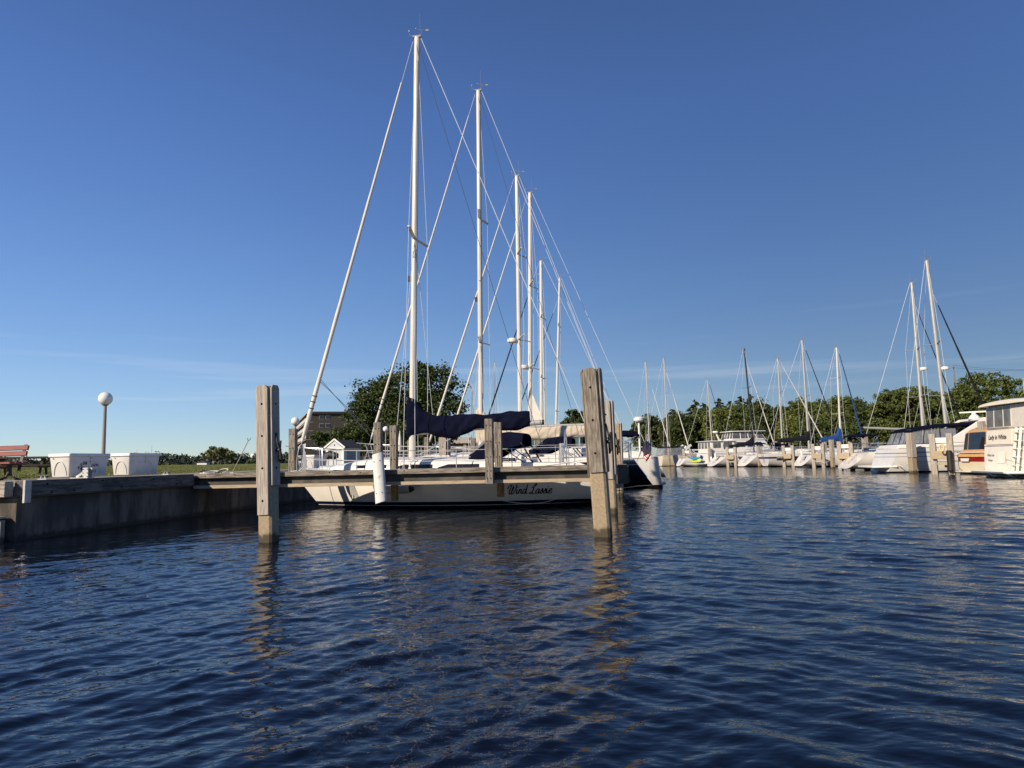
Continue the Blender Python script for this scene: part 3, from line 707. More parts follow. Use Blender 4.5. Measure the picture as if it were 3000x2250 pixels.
class Hull:
    def __init__(s, L, B, fs, fb, rev=.3, rake=1.0, zst=.15, sb=.72, dep=-.5, full=.5, sag=.07):
        s.__dict__.update(L=L, B=B, fs=fs, fb=fb, rev=rev, rake=rake, zst=zst, sb=sb, dep=dep, full=full, sag=sag)
    def hb(s, t):
        if t < .42: f = s.sb + (1 - s.sb) * math.sin(math.pi / 2 * t / .42)
        else: f = max(0, 1 - ((t - .42) / .58) ** 1.75) ** .95
        return max(.012, s.B / 2 * f)
    def sheer(s, t): return s.fs + (s.fb - s.fs) * t ** 1.5 - s.sag * math.sin(math.pi * t)
    def p(s, t, q, side=1):
        hb = s.hb(t); zs = s.sheer(t)
        zk = s.dep
        if t < .4: zk = s.zst + (s.dep - s.zst) * smooth(t / .4)
        elif t > .72: zk = s.dep + (-.08 - s.dep) * smooth((t - .72) / .28)
        f = q * math.pi / 2; e = s.full + (1.15 - s.full) * smooth((t - .45) / .55)
        z = zs + (zk - zs) * math.sin(f) ** 1.3
        y = hb * max(0, math.cos(f)) ** e if q < .999 else 0
        fr = (zs - z) / (zs - zk)
        x = -s.L / 2 + t * s.L - s.rake * t ** 5 * fr - s.rev * (1 - t) ** 5 * fr
        return Vector((x, side * y, z))
    def surf(s, x, z, side=1, off=.004):
        t = (x + s.L / 2) / s.L
        for _ in range(4):
            lo, hi = 0, 1
            for _ in range(18):
                m = (lo + hi) / 2
                if s.p(t, m).z > z: lo = m
                else: hi = m
            t += (x - s.p(t, lo).x) / s.L
        q = s.p(t, lo, side); return Vector((q.x, q.y + side * off, q.z))
    def build(s, parent, mat, tmat=None, rail=None, N=26, Mq=12, tname="transom"):
        rings = []
        for i in range(N + 1):
            t = i / N
            a = [s.p(t, k / Mq, 1) for k in range(Mq + 1)]; b = [s.p(t, k / Mq, -1) for k in range(Mq)][::-1]
            rings.append(a + b)
        mb = MB(); mb.loft(rings, closed=False, caps=False); h = mb.build("hull", mat, parent)
        mb = MB(); mb.add(rings[0], [tuple(range(len(rings[0])))]); mb.build(tname, tmat or mat, h)
        mb = MB(); V = []
        for i in range(N + 1):
            t = i / N; a = s.p(t, 0); y = max(a.y - .015, .003)
            V += [(a.x, y, a.z - .004), (a.x, y * .5, a.z + .045), (a.x, 0, a.z + .06), (a.x, -y * .5, a.z + .045), (a.x, -y, a.z - .004)]
        mb.add(V, [(5 * i + j, 5 * i + 5 + j, 5 * i + 6 + j, 5 * i + 1 + j) for i in range(N) for j in range(4)], sm=True)
        mb.build("deck", mt['gel'], parent)
        if rail:
            for sd in (1, -1):
                mb = MB(); mb.tube([s.p(i / N, 0, sd) + Vector((0, sd * .005, .015)) for i in range(N + 1)], .028, 6); mb.build("rub_rail", rail, parent)
        return h

def quadpane(parent, name, q, u0, u1, v0, v1, mat, off=.008, trim=None, tw=.03):
    """a pane on the face q = (low left, low right, up right, up left, seen from outside)"""
    q = [Vector(p) for p in q]; nrm = (q[1] - q[0]).cross(q[3] - q[0]).normalized()
    def B(u, v, o): return (q[0] * (1 - u) + q[1] * u) * (1 - v) + (q[3] * (1 - u) + q[2] * u) * v + nrm * o
    mb = MB(); c = ((u0, v0), (u1, v0), (u1, v1), (u0, v1))
    mb.add([B(u, v, -.01) for u, v in c] + [B(u, v, off) for u, v in c], [(3, 2, 1, 0), (4, 5, 6, 7)] + [(i, (i + 1) % 4, 4 + (i + 1) % 4, 4 + i) for i in range(4)])
    return mb.build(name, mat, parent)
def house(parent, name, mat, x0, x1, w0, w1, z0, z1, ra=.1, rf=.3, inset=.08, bevel=.04, top=None):
    """cabin block: aft x0, forward x1, half widths w0/w1; returns object and faces a,f,p,s"""
    a = [(x0, w0, z0), (x0, -w0, z0), (x1, -w1, z0), (x1, w1, z0)]
    zt = top if top else (z1, z1)
    b = [(x0 + ra, w0 - inset, zt[0]), (x0 + ra, -w0 + inset, zt[0]), (x1 - rf, -w1 + inset, zt[1]), (x1 - rf, w1 - inset, zt[1])]
    mb = MB(); mb.add(a + b, [(0, 1, 2, 3)[::1], (7, 6, 5, 4), (0, 4, 5, 1), (1, 5, 6, 2), (2, 6, 7, 3), (3, 7, 4, 0)])
    o = mb.build(name, mat, parent, bevel=bevel)
    return o, {'a': (a[0], a[1], b[1], b[0]), 's': (a[1], a[2], b[2], b[1]), 'f': (a[2], a[3], b[3], b[2]), 'p': (a[3], a[0], b[0], b[3])}

def stay(parent, a, b, r, name, mat='wire', n=5):
    mb = MB(); mb.tube([a, b], r, n); return mb.build(name, mt[mat], parent)

def furl(parent, a, b, r, mat, lo=.06, hi=.93, tie=None):
    """rolled headsail on the stay from deck a to mast b"""
    a, b = Vector(a), Vector(b)
    stay(parent, a, b, .009, "forestay")
    mb = MB(); k = 26; pts = []; rs = []
    for i in range(k + 1):
        f = i / k; pts.append(a.lerp(b, lo + (hi - lo) * f))
        rs.append(r * (1.0 if .05 < f else .55 + 9 * f) * (1 - .62 * f ** 1.15) * (1 + .06 * math.sin(f * 61) + .04 * math.sin(f * 23)))
    mb.tube(pts, rs, 10); o = mb.build("furled_sail", mt[mat], parent)
    mb = MB(); c = a.lerp(b, lo * .5); mb.tube([c, a.lerp(b, lo * .75)], r * 1.1, 12); mb.build("furler_drum", mt['rubber'], parent)
    if tie:
        mb = MB()
        for f in tie: mb.tube([a.lerp(b, f), a.lerp(b, f + .0022)], r * 1.14, 10)
        mb.build("tie_line", mt['darkrope'], o)

def instruments(parent, top, d=1):
    x, z = top[0], top[2]
    mb = MB(); mb.box((x, 0, z + .02), (.26, .10, .06)); mb.tube([(x - .1, 0, z + .03), (x - .1, 0, z + .8)], .005, 5)
    mb.tube([(x + .05, 0, z + .03), (x + .26, 0, z + .11), (x + .26, 0, z + .22)], .008, 6); mb.box((x + .26, 0, z + .24), (.035, .035, .07))
    mb.tube([(x - .13, 0, z + .04), (x - .16, 0, z + .24)], .006, 5); mb.tube([(x - .34, 0, z + .20), (x + .06, 0, z + .28)], .007, 5)
    mb.box((x - .33, 0, z + .21), (.10, .009, .05)); mb.box((x + .02, .07, z + .25), (.035, .035, .035))
    mb.build("masthead_gear", mt['pole'], parent)

def cover(parent, xm, xe, zb, mat, h0=1.05, h1=.30, sag=.15, w=.17, seed=1, front=.16, amp=1.0, endz=0):
    g = np.random.default_rng(seed); ph = g.uniform(0, 6.28, 12)
    rings = []; N = 64; K = 26
    for i in range(N + 1):
        f = i / N; x = xm + front + (xe - xm - front) * f; d = max(0, (xm - x)) if xe < xm else max(0, x - xm)
        hi = zb + endz * f + h1 + (h0 - h1) * (.62 * math.exp(-(d / .30) ** 2) + .38 * math.exp(-d / .95)) + .025 * amp * math.sin(f * 17 + ph[0])
        lo = zb + endz * f - sag * (.55 + .45 * math.sin(f * 12.5 + ph[1])) * (1 - .5 * f) - .10
        if i == 0: hi -= .1
        ww = w * (1 - .35 * f) * (1 if i not in (0, N) else .72)
        ring = []
        for k in range(K):
            a = 2 * math.pi * k / K
            cz = (1 - math.cos(a)) / 2
            zz = lo + (hi - lo) * cz
            prof = math.sin(a); prof = math.copysign(abs(prof) ** .75, prof)
            t = 1 - .45 * cz
            q1 = math.sin(f * 34 + (1 - cz) * 4.5 * math.sin(f * 9 + ph[5]) + ph[2]); q2 = math.sin(f * 21 - cz * 4 + ph[4]); wr = amp * (.030 * (1 - abs(q1)) ** 1.6 * (1.1 - .5 * cz) + .030 * q2 * (1 - cz) + .014 * math.sin(f * 61 - cz * 9 + ph[3]) + .007 * math.sin(f * 120 + cz * 16))
            y = prof * (ww * t + wr)
            ring.append((x, y, zz + amp * .012 * math.sin(f * 47 + a * 2)))
        rings.append(ring)
    mb = MB(); mb.loft(rings); return mb.build("sail_cover", mat, parent)

def dodger(parent, xb, xt, xa, zb, zt, w, mat, drop=.34, sides=True):
    K = 16
    def arch(x, w, lo, hi, e=.42, dx=0):
        return [Vector((x - dx * (1 - abs(math.cos(a))), w * math.copysign(abs(math.cos(a)) ** .7, math.cos(a)), lo + (hi - lo) * math.sin(a) ** e)) for a in np.linspace(0, math.pi, K)]
    A = arch(xb, w * .96, zb, zb + .16, .8, -.12); Bq = arch(xt, w, zb + .05, zt); C = arch((xt + xa) / 2, w * 1.01, zb + (zt - zb) * .42, zt + .04); D = arch(xa, w, zt - drop, zt - .02)
    th = Vector((0, 0, .02))
    def shell(r): return [list(r_) + [p - th for p in r_[::-1]] for r_ in r]
    mb = MB(); mb.loft(shell([Bq, C, D])); o = mb.build("dodger", mat, parent)
    mb = MB(); mb.loft(shell([A, Bq])); f = mb.build("front_panel", mat, o)
    for i0, i1 in ((2, 6), (6, 10), (10, 14)):
        nrm = Vector((.02, 0, .012))
        mb = MB()
        for i in range(i0, i1):
            def L(r0, r1, f, j): return r0[j].lerp(r1[j], f) + nrm
            mb.quad(L(A, Bq, .16, i), L(A, Bq, .16, i + 1), L(A, Bq, .84, i + 1), L(A, Bq, .84, i))
        mb.build("window", mt['vinyl'], f)
    for sd in (1, -1):
        mb = MB(); mb.tube([(xa + .05, sd * w * .99, zt - drop + .05), (xa - .28, sd * w, zb - .12)], .022, 6); mb.tube([(xt - .25, sd * w * 1.01, zt - drop), (xa - .02, sd * w, zb - .1)], .014, 6); mb.build("dodger_strut", mt['rubber'], o)
    return o
def bimini(parent, x0, x1, z, w, mat, zdeck, aft=.25):
    K = 14; rings = []
    for i in range(9):
        f = i / 8; x = x0 + (x1 - x0) * f
        up = [Vector((x, w * math.cos(a), z + .16 * math.sin(a) ** .6 + .05 * math.sin(math.pi * f) - (.10 if i in (0, 8) else 0))) for a in np.linspace(0, math.pi, K)]
        rings.append(up + [p - Vector((0, 0, .03)) for p in up[::-1]])
    mb = MB(); mb.loft(rings); o = mb.build("bimini", mat, parent)
    for sd in (1, -1):
        mb = MB(); c = ((x0 + x1) / 2, sd * w, zdeck)
        mb.tube([c, (x0, sd * w, z - .05)], .013, 6); mb.tube([c, (x1, sd * w, z - .05)], .013, 6)
        mb.tube([(x0 + (x1 - x0) * .25, sd * w, zdeck + .2), (x1 - (x1 - x0) * .1, sd * w, z - .04)], .011, 6)
        mb.build("bimini_frame", mt['steel'], o)
    return o

def sailboat(label, base_px, top_px, Y, head, H, mf, hull='white', tmat=None, mast='mastw', mr=(.085, .06), rail=None,
             spread=(), fur=('sail', .05, .92), fore=1.0, boom=None, cov=None, ckw={}, dod=None, bim=None, detail=1, rake=None, radar=None,
             cab=(.62, .12, .42, .34), back=True, group="moored sailboats", wr=.010, J=99, name="sailboat", zoff=0, bowhull=True):
    b = at(base_px[0], base_px[1], Y); tp = at(top_px[0], top_px[1], Y)
    D = Vector((math.cos(R(head)), math.sin(R(head)), 0))
    xm = H.L / 2 - mf
    pos = Vector((b.x, b.y, zoff)) - D * xm
    t = thing(name, label, "sailboat", pos, R(head), group)
    zt = tp.z - zoff; xt = xm + (tp - b).dot(D) * 1.0
    H.build(t, hm[hull], tmat, rail)
    # cabin trunk
    fc, fa, hw, ch = cab                                     # fore end, aft end (fraction of length from bow), half width fraction, height
    xf = H.L / 2 - H.L * fa; xa = H.L / 2 - H.L * fc
    def cw(x): return min(H.hb((x + H.L / 2) / H.L) - .30, H.B / 2 * hw * 2)
    def ctop(x): return ch * (1 - .80 * smooth((x - (xf - H.L * .22)) / (H.L * .22))) - .03
    def csec(x):
        tt = (x + H.L / 2) / H.L; zd = H.sheer(tt) + .02; w_ = max(.12, cw(x)); h = ctop(x)
        return [(x, w_, zd), (x, w_ * .955, zd + h * .75), (x, w_ * .88, zd + h), (x, w_ * .45, zd + h + .05), (x, 0, zd + h + .07)]
    mb = MB(); xs = np.linspace(xa, xf, 18); rings = []
    for x in xs:
        a = csec(x); rings.append(a + [(p[0], -p[1], p[2]) for p in a[:-1][::-1]])
    mb.loft(rings); cb = mb.build("cabin_trunk", mt['gel'], t)
    for sd in (1, -1):
        for f0, f1 in (((.04, .26), (.29, .50), (.55, .62), (.68, .74)) if detail else ((.06, .5),)):
            m2 = MB(); ks = np.linspace(xa + (xf - xa) * f0, xa + (xf - xa) * f1, 5); lo = []; hi = []
            for i, x in enumerate(ks):
                s = csec(x); p0, p1 = Vector(s[0]), Vector(s[1]); k0, k1 = (.30, .80) if f0 < .5 else (.35, .75)
                if i == len(ks) - 1 and f0 < .5: k1 = .45
                o_ = Vector((0, .007, .002))
                A_, B_ = p0.lerp(p1, k0) + o_, p0.lerp(p1, k1) + o_
                lo.append((A_.x, sd * A_.y, A_.z)); hi.append((B_.x, sd * B_.y, B_.z))
            nn = len(ks); m2.add(lo + hi, [(i, i + 1, nn + i + 1, nn + i) for i in range(nn - 1)]); m2.build("cabin_window", mt['glass'], cb)
    if detail > 1:
        for sd in (1, -1):
            m2 = MB(); pts = []
            for x in np.linspace(xa + .3, xa + (xf - xa) * .55, 5): s = csec(x); pts.append((s[2][0], sd * s[2][1] * .97, s[2][2] + .07))
            m2.tube(pts, .014, 6)
            for p in pts: m2.tube([p, (p[0], p[1], p[2] - .09)], .011, 5)
            m2.build("handrail", mt['steel'], cb)
        m2 = MB(); m2.box((xm - .9, 0, H.sheer(.5) + ch + .09), (.62, .55, .05)); m2.build("hatch", mt['greygel'], cb)
    # cockpit coaming
    xc0 = -H.L / 2 + .35
    for sd in (1, -1):
        mb = MB(); mb.prism([(xc0, H.fs - .03), (xa + .06, H.fs - .05), (xa + .06, H.fs + ch * .62), (xc0 + .5, H.fs + .16)], 'y', sd * (H.B * .30), sd * (H.B * .30 + .14)); mb.build("cockpit_coaming", mt['gel'], t, bevel=.03)
    if detail:
        mb = MB(); xw = -H.L / 2 + 1.25
        mb.tube([(xw, 0, H.fs - .1), (xw, 0, H.fs + .72)], .07, 8)
        mb.tube([(xw - .12, .42 * math.cos(k), H.fs + .68 + .42 * math.sin(k)) for k in np.linspace(0, 6.283, 21)], .014, 6)
        for k in (0, 1.05, 2.1): mb.tube([(xw - .12, -.42 * math.cos(k), H.fs + .68 - .42 * math.sin(k)), (xw - .12, .42 * math.cos(k), H.fs + .68 + .42 * math.sin(k))], .008, 4)
        mb.build("steering_wheel", mt['steel'], t)
    # spar
    z0 = H.sheer((xm + H.L / 2) / H.L) + ctop(xm)
    mb = MB(); rings = []
    for f in np.linspace(0, 1, 9):
        k = 1 - .12 * f
        rings.append([(xm + (xt - xm) * f + mr[0] * k * math.cos(a), mr[1] * k * math.sin(a), z0 + (zt - z0) * f) for a in np.linspace(0, 2 * math.pi, 19)[:-1]])
    mb.loft(rings); ms = mb.build("mast", mt[mast], t)
    top = (xt, 0, zt); instruments(ms, top)
    def mp_(z): f = (z - z0) / (zt - z0); return xm + (xt - xm) * f
    cw_ = H.hb((xm - .15 + H.L / 2) / H.L) - .12; zc = H.sheer((xm + H.L / 2) / H.L)
    tips = {1: [], -1: []}
    for z, ln, sweep in spread:
        x = mp_(z)
        for sd in (1, -1):
            mb = MB(); a, b_ = Vector((x, sd * mr[1] * .8, z)), Vector((x - sweep, sd * ln, z + .06))
            mb.bar(a, b_, .10, .028); mb.tube([b_ - Vector((0, sd * .06, 0)), b_ + Vector((0, sd * .02, 0))], .03, 8)
            mb.build("spreader", mt[mast], ms); tips[sd].append(b_)
    for sd in (1, -1):
        pts = [Vector((xt, sd * .05, zt - .15))] + [p for p in sorted(tips[sd], key=lambda p: -p.z)] + [Vector((xm - .12, sd * cw_, zc))]
        if not spread: pts = [pts[0], pts[-1]]
        mb = MB(); mb.tube(pts, wr * .75, 5, sm=False); mb.build("shroud", mt['wire'], t)
        if spread:
            zl = min(p.z for p in tips[sd]) - .1
            for dx in ((-.35, .3) if detail > 1 else (-.3,)):
                stay(t, (mp_(zl), sd * .05, zl), (xm - .12 + dx, sd * (cw_ - .02), zc), wr * .7, "lower_shroud")
    if detail > 1:
        mb = MB(); z = z0 + (zt - z0) * .415; mb.box((mp_(z) + mr[0] + .05, 0, z), (.1, .09, .16)); mb.build("mast_light", mt['rubber'], ms)
        mb = MB(); zz = z0 + (zt - z0) * .47
        for k, sd in ((0, 1), (1, -1)):
            mb.tube([(mp_(zt - .8) - .02, sd * (mr[1] + .02), zt - .8), (xm - .03, sd * (mr[1] + .03), z0 + .9)], .006, 4)
            mb.box((mp_(zz), sd * (mr[1] + .015), zz - .3 * k), (.08, .03, .16)); mb.box((xm, sd * (mr[1] + .02), z0 + 1.35 + .2 * k), (.05, .05, .14))
        mb.build("halyard", mt['rope'], ms)
    if radar:
        z = radar; x = mp_(z) + .33
        mb = MB(); mb.box((x - .16, 0, z - .06), (.3, .12, .03)); mb.loft([[(x + r * math.cos(a), r * math.sin(a), z + h) for a in np.linspace(0, 6.283, 17)[:-1]] for h, r in ((-.03, .24), (.06, .27), (.15, .24), (.18, .12))]); mb.build("radar_dome", mt['gel'], ms)
    zb = H.fb
    bowx = min(H.L / 2 - .12, xm + J)
    if fur:
        ztop = z0 + (zt - z0) * fore - .12
        furl(t, (bowx, 0, H.fb + .03), (mp_(ztop) + mr[0] + .03, 0, ztop), fur[1], fur[0], hi=fur[2], tie=(.135, .15, .163) if detail > 1 else None)
    if back: stay(t, (xt - .12, 0, zt - .02), (-H.L / 2 + .08, 0, H.fs + .05), wr, "backstay")
    if detail > 1: stay(t, (xt - .06, .03, zt - .3), (-H.L / 2 + 1.9, .3, H.fs + 1.0), wr * .7, "topping_lift", 'darkrope')
    if boom:
        xe, zg = xm - boom[0], boom[1]; ez = boom[2] if len(boom) > 2 else 0
        mb = MB(); mb.loft([[(x, .05 * math.cos(a), z + .075 * math.sin(a)) for a in np.linspace(0, 6.283, 13)[:-1]] for x, z in ((xm - .1, zg), (xe, zg + ez))]); bo = mb.build("boom", mt['alu'], t)
        mb = MB(); mb.tube([(xe, 0, zg + ez), (xe - .06, 0, zg + ez)], .08, 10); mb.build("boom_end_cap", mt['rubber'], bo)
        if cov: cover(bo, xm, xe + ckw.get('short', .5), zg + .08, mt[cov], **{k: v for k, v in ckw.items() if k != 'short'}, endz=ez)
        if detail:
            mb = MB()
            for dx, dy in ((.05, .2), (.0, -.2), (.3, .0)): mb.tube([(xm - boom[0] * .52 + dx, 0, zg - .05), (xm - boom[0] * .5 + dx * 1.5 - .2, dy, H.fs + .35)], .008, 4)
            mb.build("mainsheet", mt['rope'], bo)
            if detail > 1:
                mb = MB()
                for dy in (-.05, 0, .05): mb.tube([(xm - 1.45, dy, zg - .08), (xm - .25, dy, z0 + .18)], .013, 5)
                mb.build("boom_vang", mt['steel'], bo)
    if dod: dodger(t, xm - dod[0], xm - dod[1], xm - dod[2], H.fs + ch * .55 + .1, dod[3], H.B * .33, mt[dod[4]])
    if bim: bimini(t, xm - bim[0], xm - bim[1], bim[2], H.B * .34, mt[bim[3]], H.fs + .35)
    # rails
    if detail:
        rz = .62
        ts = [.10, .26, .42, .58, .74, .88]
        for sd in (1, -1):
            P_ = []
            for tt in ts:
                p = H.p(tt, 0, sd) - Vector((0, sd * .06, 0)); q = p + Vector((0, 0, rz)); P_.append((p, q))
                mb = MB(); mb.tube([p, q], .013, 6); mb.build("stanchion", mt['steel'], t)
            pf = H.p(.965, 0, sd) + Vector((.03, 0, rz + .06)); pa = H.p(.01, 0, sd) + Vector((.05, -sd * .05, rz))
            for f in (.98, .5):
                mb = MB(); mb.tube([pa + Vector((0, 0, (f - 1) * rz))] + [p.lerp(q, f) for p, q in P_] + [pf + Vector((0, 0, (f - 1) * rz))], .007, 5); mb.build("lifeline", mt['wire'], t)
        mb = MB()
        a1, a2 = H.p(.87, 0, 1), H.p(.87, 0, -1); u = Vector((0, 0, rz + .03))
        mb.tube([a1 - Vector((0, .06, 0)), a1 + u - Vector((0, .06, 0)), H.p(.97, 0, 1) + u + Vector((.06, .10, .03)), Vector((H.L / 2 + .18, 0, H.fb + rz + .1)), H.p(.97, 0, -1) + u + Vector((.06, -.10, .03)), a2 + u + Vector((0, .06, 0)), a2 + Vector((0, .06, 0))], .015, 6)
        for sd in (1, -1): mb.tube([H.p(.955, 0, sd), H.p(.97, 0, sd) + u + Vector((.04, sd * .1, .03))], .014, 6)
        mb.build("pulpit", mt['steel'], t)
        mb = MB()
        for k in (.62, .32):
            mb.tube([H.p(.12, 0, 1) + Vector((0, -.06, k)), H.p(.01, 0, 1) + Vector((.06, -.06, k)), H.p(.01, 0, -1) + Vector((.06, .06, k)), H.p(.12, 0, -1) + Vector((0, .06, k))], .014, 6)
        for tt in (.12, .01):
            for sd in (1, -1): mb.tube([H.p(tt, 0, sd) + Vector((.05, -sd * .06, 0)), H.p(tt, 0, sd) + Vector((.05, -sd * .06, .62))], .014, 6)
        for y in (-.45, .45): mb.tube([(-H.L / 2 + .08, y, H.fs), (-H.L / 2 + .08, y, H.fs + .62)], .013, 6)
        mb.build("stern_rail", mt['steel'], t)
    # boarding ladder on the transom
    a, c = H.p(0, .12), H.p(0, .8)
    def tr(y, f): z = H.fs + (H.zst + .05 - H.fs) * f; fr = (H.fs - z) / (H.fs - H.zst); return Vector((-H.L / 2 - H.rev * fr - .03, y, z))
    mb = MB()
    for y in (-.16, .16): mb.tube([tr(y, -.05), tr(y, .72)], .014, 5)
    for f in (.2, .45, .68): mb.tube([tr(-.16, f), tr(.16, f)], .014, 5)
    mb.build("boarding_ladder", mt['steel'], t)
    return t, xm
DH = 171.5
# the near sailboat, its name on the quarter
HW = Hull(9.6, 3.2, 1.02, 1.16, .22, 1.05, .10, .74, -.5, .42)
YW = 21.5
wl, xmw = sailboat("near white sailboat with dark script lettering on its side and navy sail cover", (1207, 1335), (1223, 112), YW, DH, HW, 3.85,
    hull='wl', mr=(.105, .075), rail=mt['alu'], spread=((at(1215, 700, YW).z, 1.02, .12),), fur=('sail', .072, .90), boom=(3.95, 2.17, .20), cov='navy',
    ckw=dict(h0=1.02, h1=.27, sag=.31, w=.21, seed=4, front=.13, short=.36), dod=(1.95, 2.55, 3.5, 2.07, 'navy'), bim=None, detail=2, cab=(.66, .10, .36, .36), wr=.011)
ST = {
 'W': (.92, [[(-.08, .52), (0, .78), (.16, .92), (.3, .93)], [(.3, .93), (.17, .4), (.17, .04), (.28, -.04), (.42, .2), (.52, .6), (.5, .8)], [(.5, .8), (.42, .55), (.4, .1), (.5, -.03), (.66, .15), (.78, .6), (.8, .95)]]),
 'i': (.24, [[(.0, .45), (0, .12), (.07, -.01), (.2, .12)], [(.03, .64), (.05, .72)]]),
 'n': (.42, [[(0, .46), (0, 0)], [(0, .2), (.1, .44), (.21, .42), (.22, .12), (.28, -.01), (.4, .12)]]),
 'd': (.50, [[(.3, .40), (.15, .47), (0, .22), (.05, .0), (.18, .02), (.31, .3)], [(.36, .98), (.32, .12), (.38, -.01), (.48, .1)]]),
 ' ': (.30, []),
 'L': (.56, [[(.06, .72), (.12, .62), (.3, .72), (.48, .92), (.44, 1.05), (.34, 1.0), (.26, .6), (.22, .2), (.1, -.04), (-.06, -.02), (-.06, .1), (.08, .1), (.3, -.04), (.52, .0)]]),
 'a': (.46, [[(.3, .40), (.15, .47), (0, .22), (.05, .0), (.18, .02), (.3, .36)], [(.32, .46), (.3, .12), (.36, -.01), (.46, .12)]]),
 's': (.33, [[(0, .08), (.14, .38), (.2, .5), (.24, .3), (.25, .1), (.14, -.02), (0, .04)], [(.25, .1), (.33, .16)]]),
 'e': (.36, [[(.0, .18), (.2, .26), (.25, .42), (.12, .47), (0, .22), (.08, -.01), (.24, .02), (.36, .16)]]),
}
em = .258
xa_ = xmw - (at(1511, 1430, 20.2).x - at(1207, 1335, YW).x) / math.cos(TH) + .02
mb = MB(); u = 0
for ch in "Wind Lassie":
    wd, sts = ST[ch]
    def place(a, b, u=u): return HW.surf(xa_ - (u + a + .28 * b) * em, .375 + b * em * 1.0, 1, .005)
    stroke_text(sts, .105, place, mb); u += wd
hull_o = [c for c in wl.children if c.name.startswith("hull")][0]
mb.build("lettering", mt['ink'], hull_o)
fa_, fb_ = Vector((HW.L / 2 - .12, 0, HW.fb + .03)), Vector((xmw - .2, 0, at(1223, 112, YW).z - .2))
for y_, f_ in ((.5, .205), (-.5, .20)):
    stay(wl, fa_.lerp(fb_, f_), (xmw + .55, y_, 1.45), .009, "jib_sheet", 'darkrope')
# fender and drooping lines
t = thing("boat_fender", "grey fender lying level between the pier and the white hull", "fender", (0, 0, 0), 0)
a = along(1165, B0 + 1.62, .55); t.location = HB(a, B0 + 1.62, .56); t.rotation_euler = (0, 0, -TH)
mb = MB(); mb.tube([(-.42, 0, 0), (-.36, 0, 0), (.30, 0, 0), (.36, 0, 0)], [.05, .115, .115, .06], 14); mb.build("fender_body", mt['greygel'], t)
mb = MB(); mb.tube([(-.5, 0, 0), (-.4, 0, 0)], .05, 8); mb.tube([(.34, 0, 0), (.46, 0, .02)], [.095, .05], 10); mb.build("fender_cap", mt['rubber'], t)
t = thing("mooring_line", "thin pale line drooping along the white hull below the lettering", "rope", (0, 0, 0), 0)
mb = MB(); P0 = [at(x, y, d) for x, y, d in ((1270, 1412, 19.0), (1350, 1432, 19.2), (1450, 1462, 19.35), (1540, 1475, 19.3), (1610, 1468, 19.1), (1670, 1440, 18.9), (1712, 1403, 18.6))]
pp = []
for i in range(len(P0) - 1):
    p0, p1_, p2, p3 = P0[max(i - 1, 0)], P0[i], P0[i + 1], P0[min(i + 2, len(P0) - 1)]
    for k in (0, .25, .5, .75): pp.append(.5 * ((2 * p1_) + (p2 - p0) * k + (2 * p0 - 5 * p1_ + 4 * p2 - p3) * k * k + (3 * p1_ - p0 - 3 * p2 + p3) * k ** 3))
mb.tube(pp + [P0[-1]], .009, 6); mb.build("line", mt['rope'], t)

# black hulled sailboat and the others along the quay
sailboat("black hulled sailboat with sand coloured sail cover and navy bimini", (1410, 1330), (1402, 267), 26.3, DH, Hull(10.1, 3.4, 1.18, 1.35, .62, 1.1, .30, .78, -.5, .45), 4.6,
    hull='black', tmat=mt['greygel'], mr=(.10, .08), rail=mt['gel'], spread=((at(1404, 640, 26.3).z, .85, .15), (at(1409, 1003, 26.3).z, 1.0, .15)), fur=('sail', .05, .94), boom=(4.4, 2.02, .12), cov='sand',
    ckw=dict(h0=1.12, h1=.27, sag=.10, w=.15, seed=8, front=.17, short=.1, amp=.6), dod=(1.9, 2.5, 3.4, 2.05, 'navy'), bim=(4.55, 5.72, 2.03, 'navy'), detail=2)
sailboat("white sailboat with long reverse transom just beyond the black hulled one", (1525, 1310), (1514, 516), 35.0, DH, Hull(10.35, 3.6, 1.2, 1.4, 1.1, 1.1, .22, .8, -.5, .45), 5.0,
    hull='whiteb', mr=(.11, .08), spread=((at(1519, 745, 35).z, .9, .3), (at(1520, 995, 35).z, 1.1, .4)), fur=('sail', .062, .90), boom=(4.4, 2.9), cov=None, dod=None, bim=None, detail=1, wr=.011, radar=at(1523, 1000, 35).z)
boat4 = sailboat("white masted sailboat with radar and a loose pale sail corner at its boom", (1552, 1300), (1553, 566), 38.6, DH, Hull(11.4, 3.6, 1.2, 1.4, .6, 1.1, .2, .8), 4.9,
    hull='whiteb', mr=(.115, .085), spread=((at(1552, 838, 38.6).z, 1.0, .3), (at(1552, 1078, 38.6).z, 1.2, .35)), fur=('sail', .06, .90), boom=(3.6, 3.0), detail=1, wr=.011, radar=at(1556, 1078, 38.6).z)
boat5 = sailboat("white sailboat with a ladder-like track up the back of its mast", (1585, 1290), (1585, 765), 48, DH, Hull(11, 3.5, 1.2, 1.4, .5, 1.0, .2, .8), 4.7,
    hull='white', mr=(.115, .085), spread=((at(1585, 930, 48).z, 1.0, .2), (at(1585, 1105, 48).z, 1.2, .2)), fur=('black', .06, .92), boom=(3.8, 3.0), cov='sand', ckw=dict(h0=.8, h1=.3), detail=1, wr=.013)
sailboat("sailboat with the slimmest bare mast, last of the row along the quay", (1625, 1290), (1640, 815), 53, DH, Hull(10, 3.3, 1.15, 1.3, .4, 1.0, .2, .8), 4.2,
    hull='white', mr=(.09, .07), spread=((at(1631, 955, 53).z, .9, .1), (at(1628, 1205, 53).z, 1.0, .1)), fur=('black', .05, .92), fore=.88, boom=(3.6, 2.8), cov='navy', ckw=dict(h0=.8, h1=.3), detail=1, wr=.013)
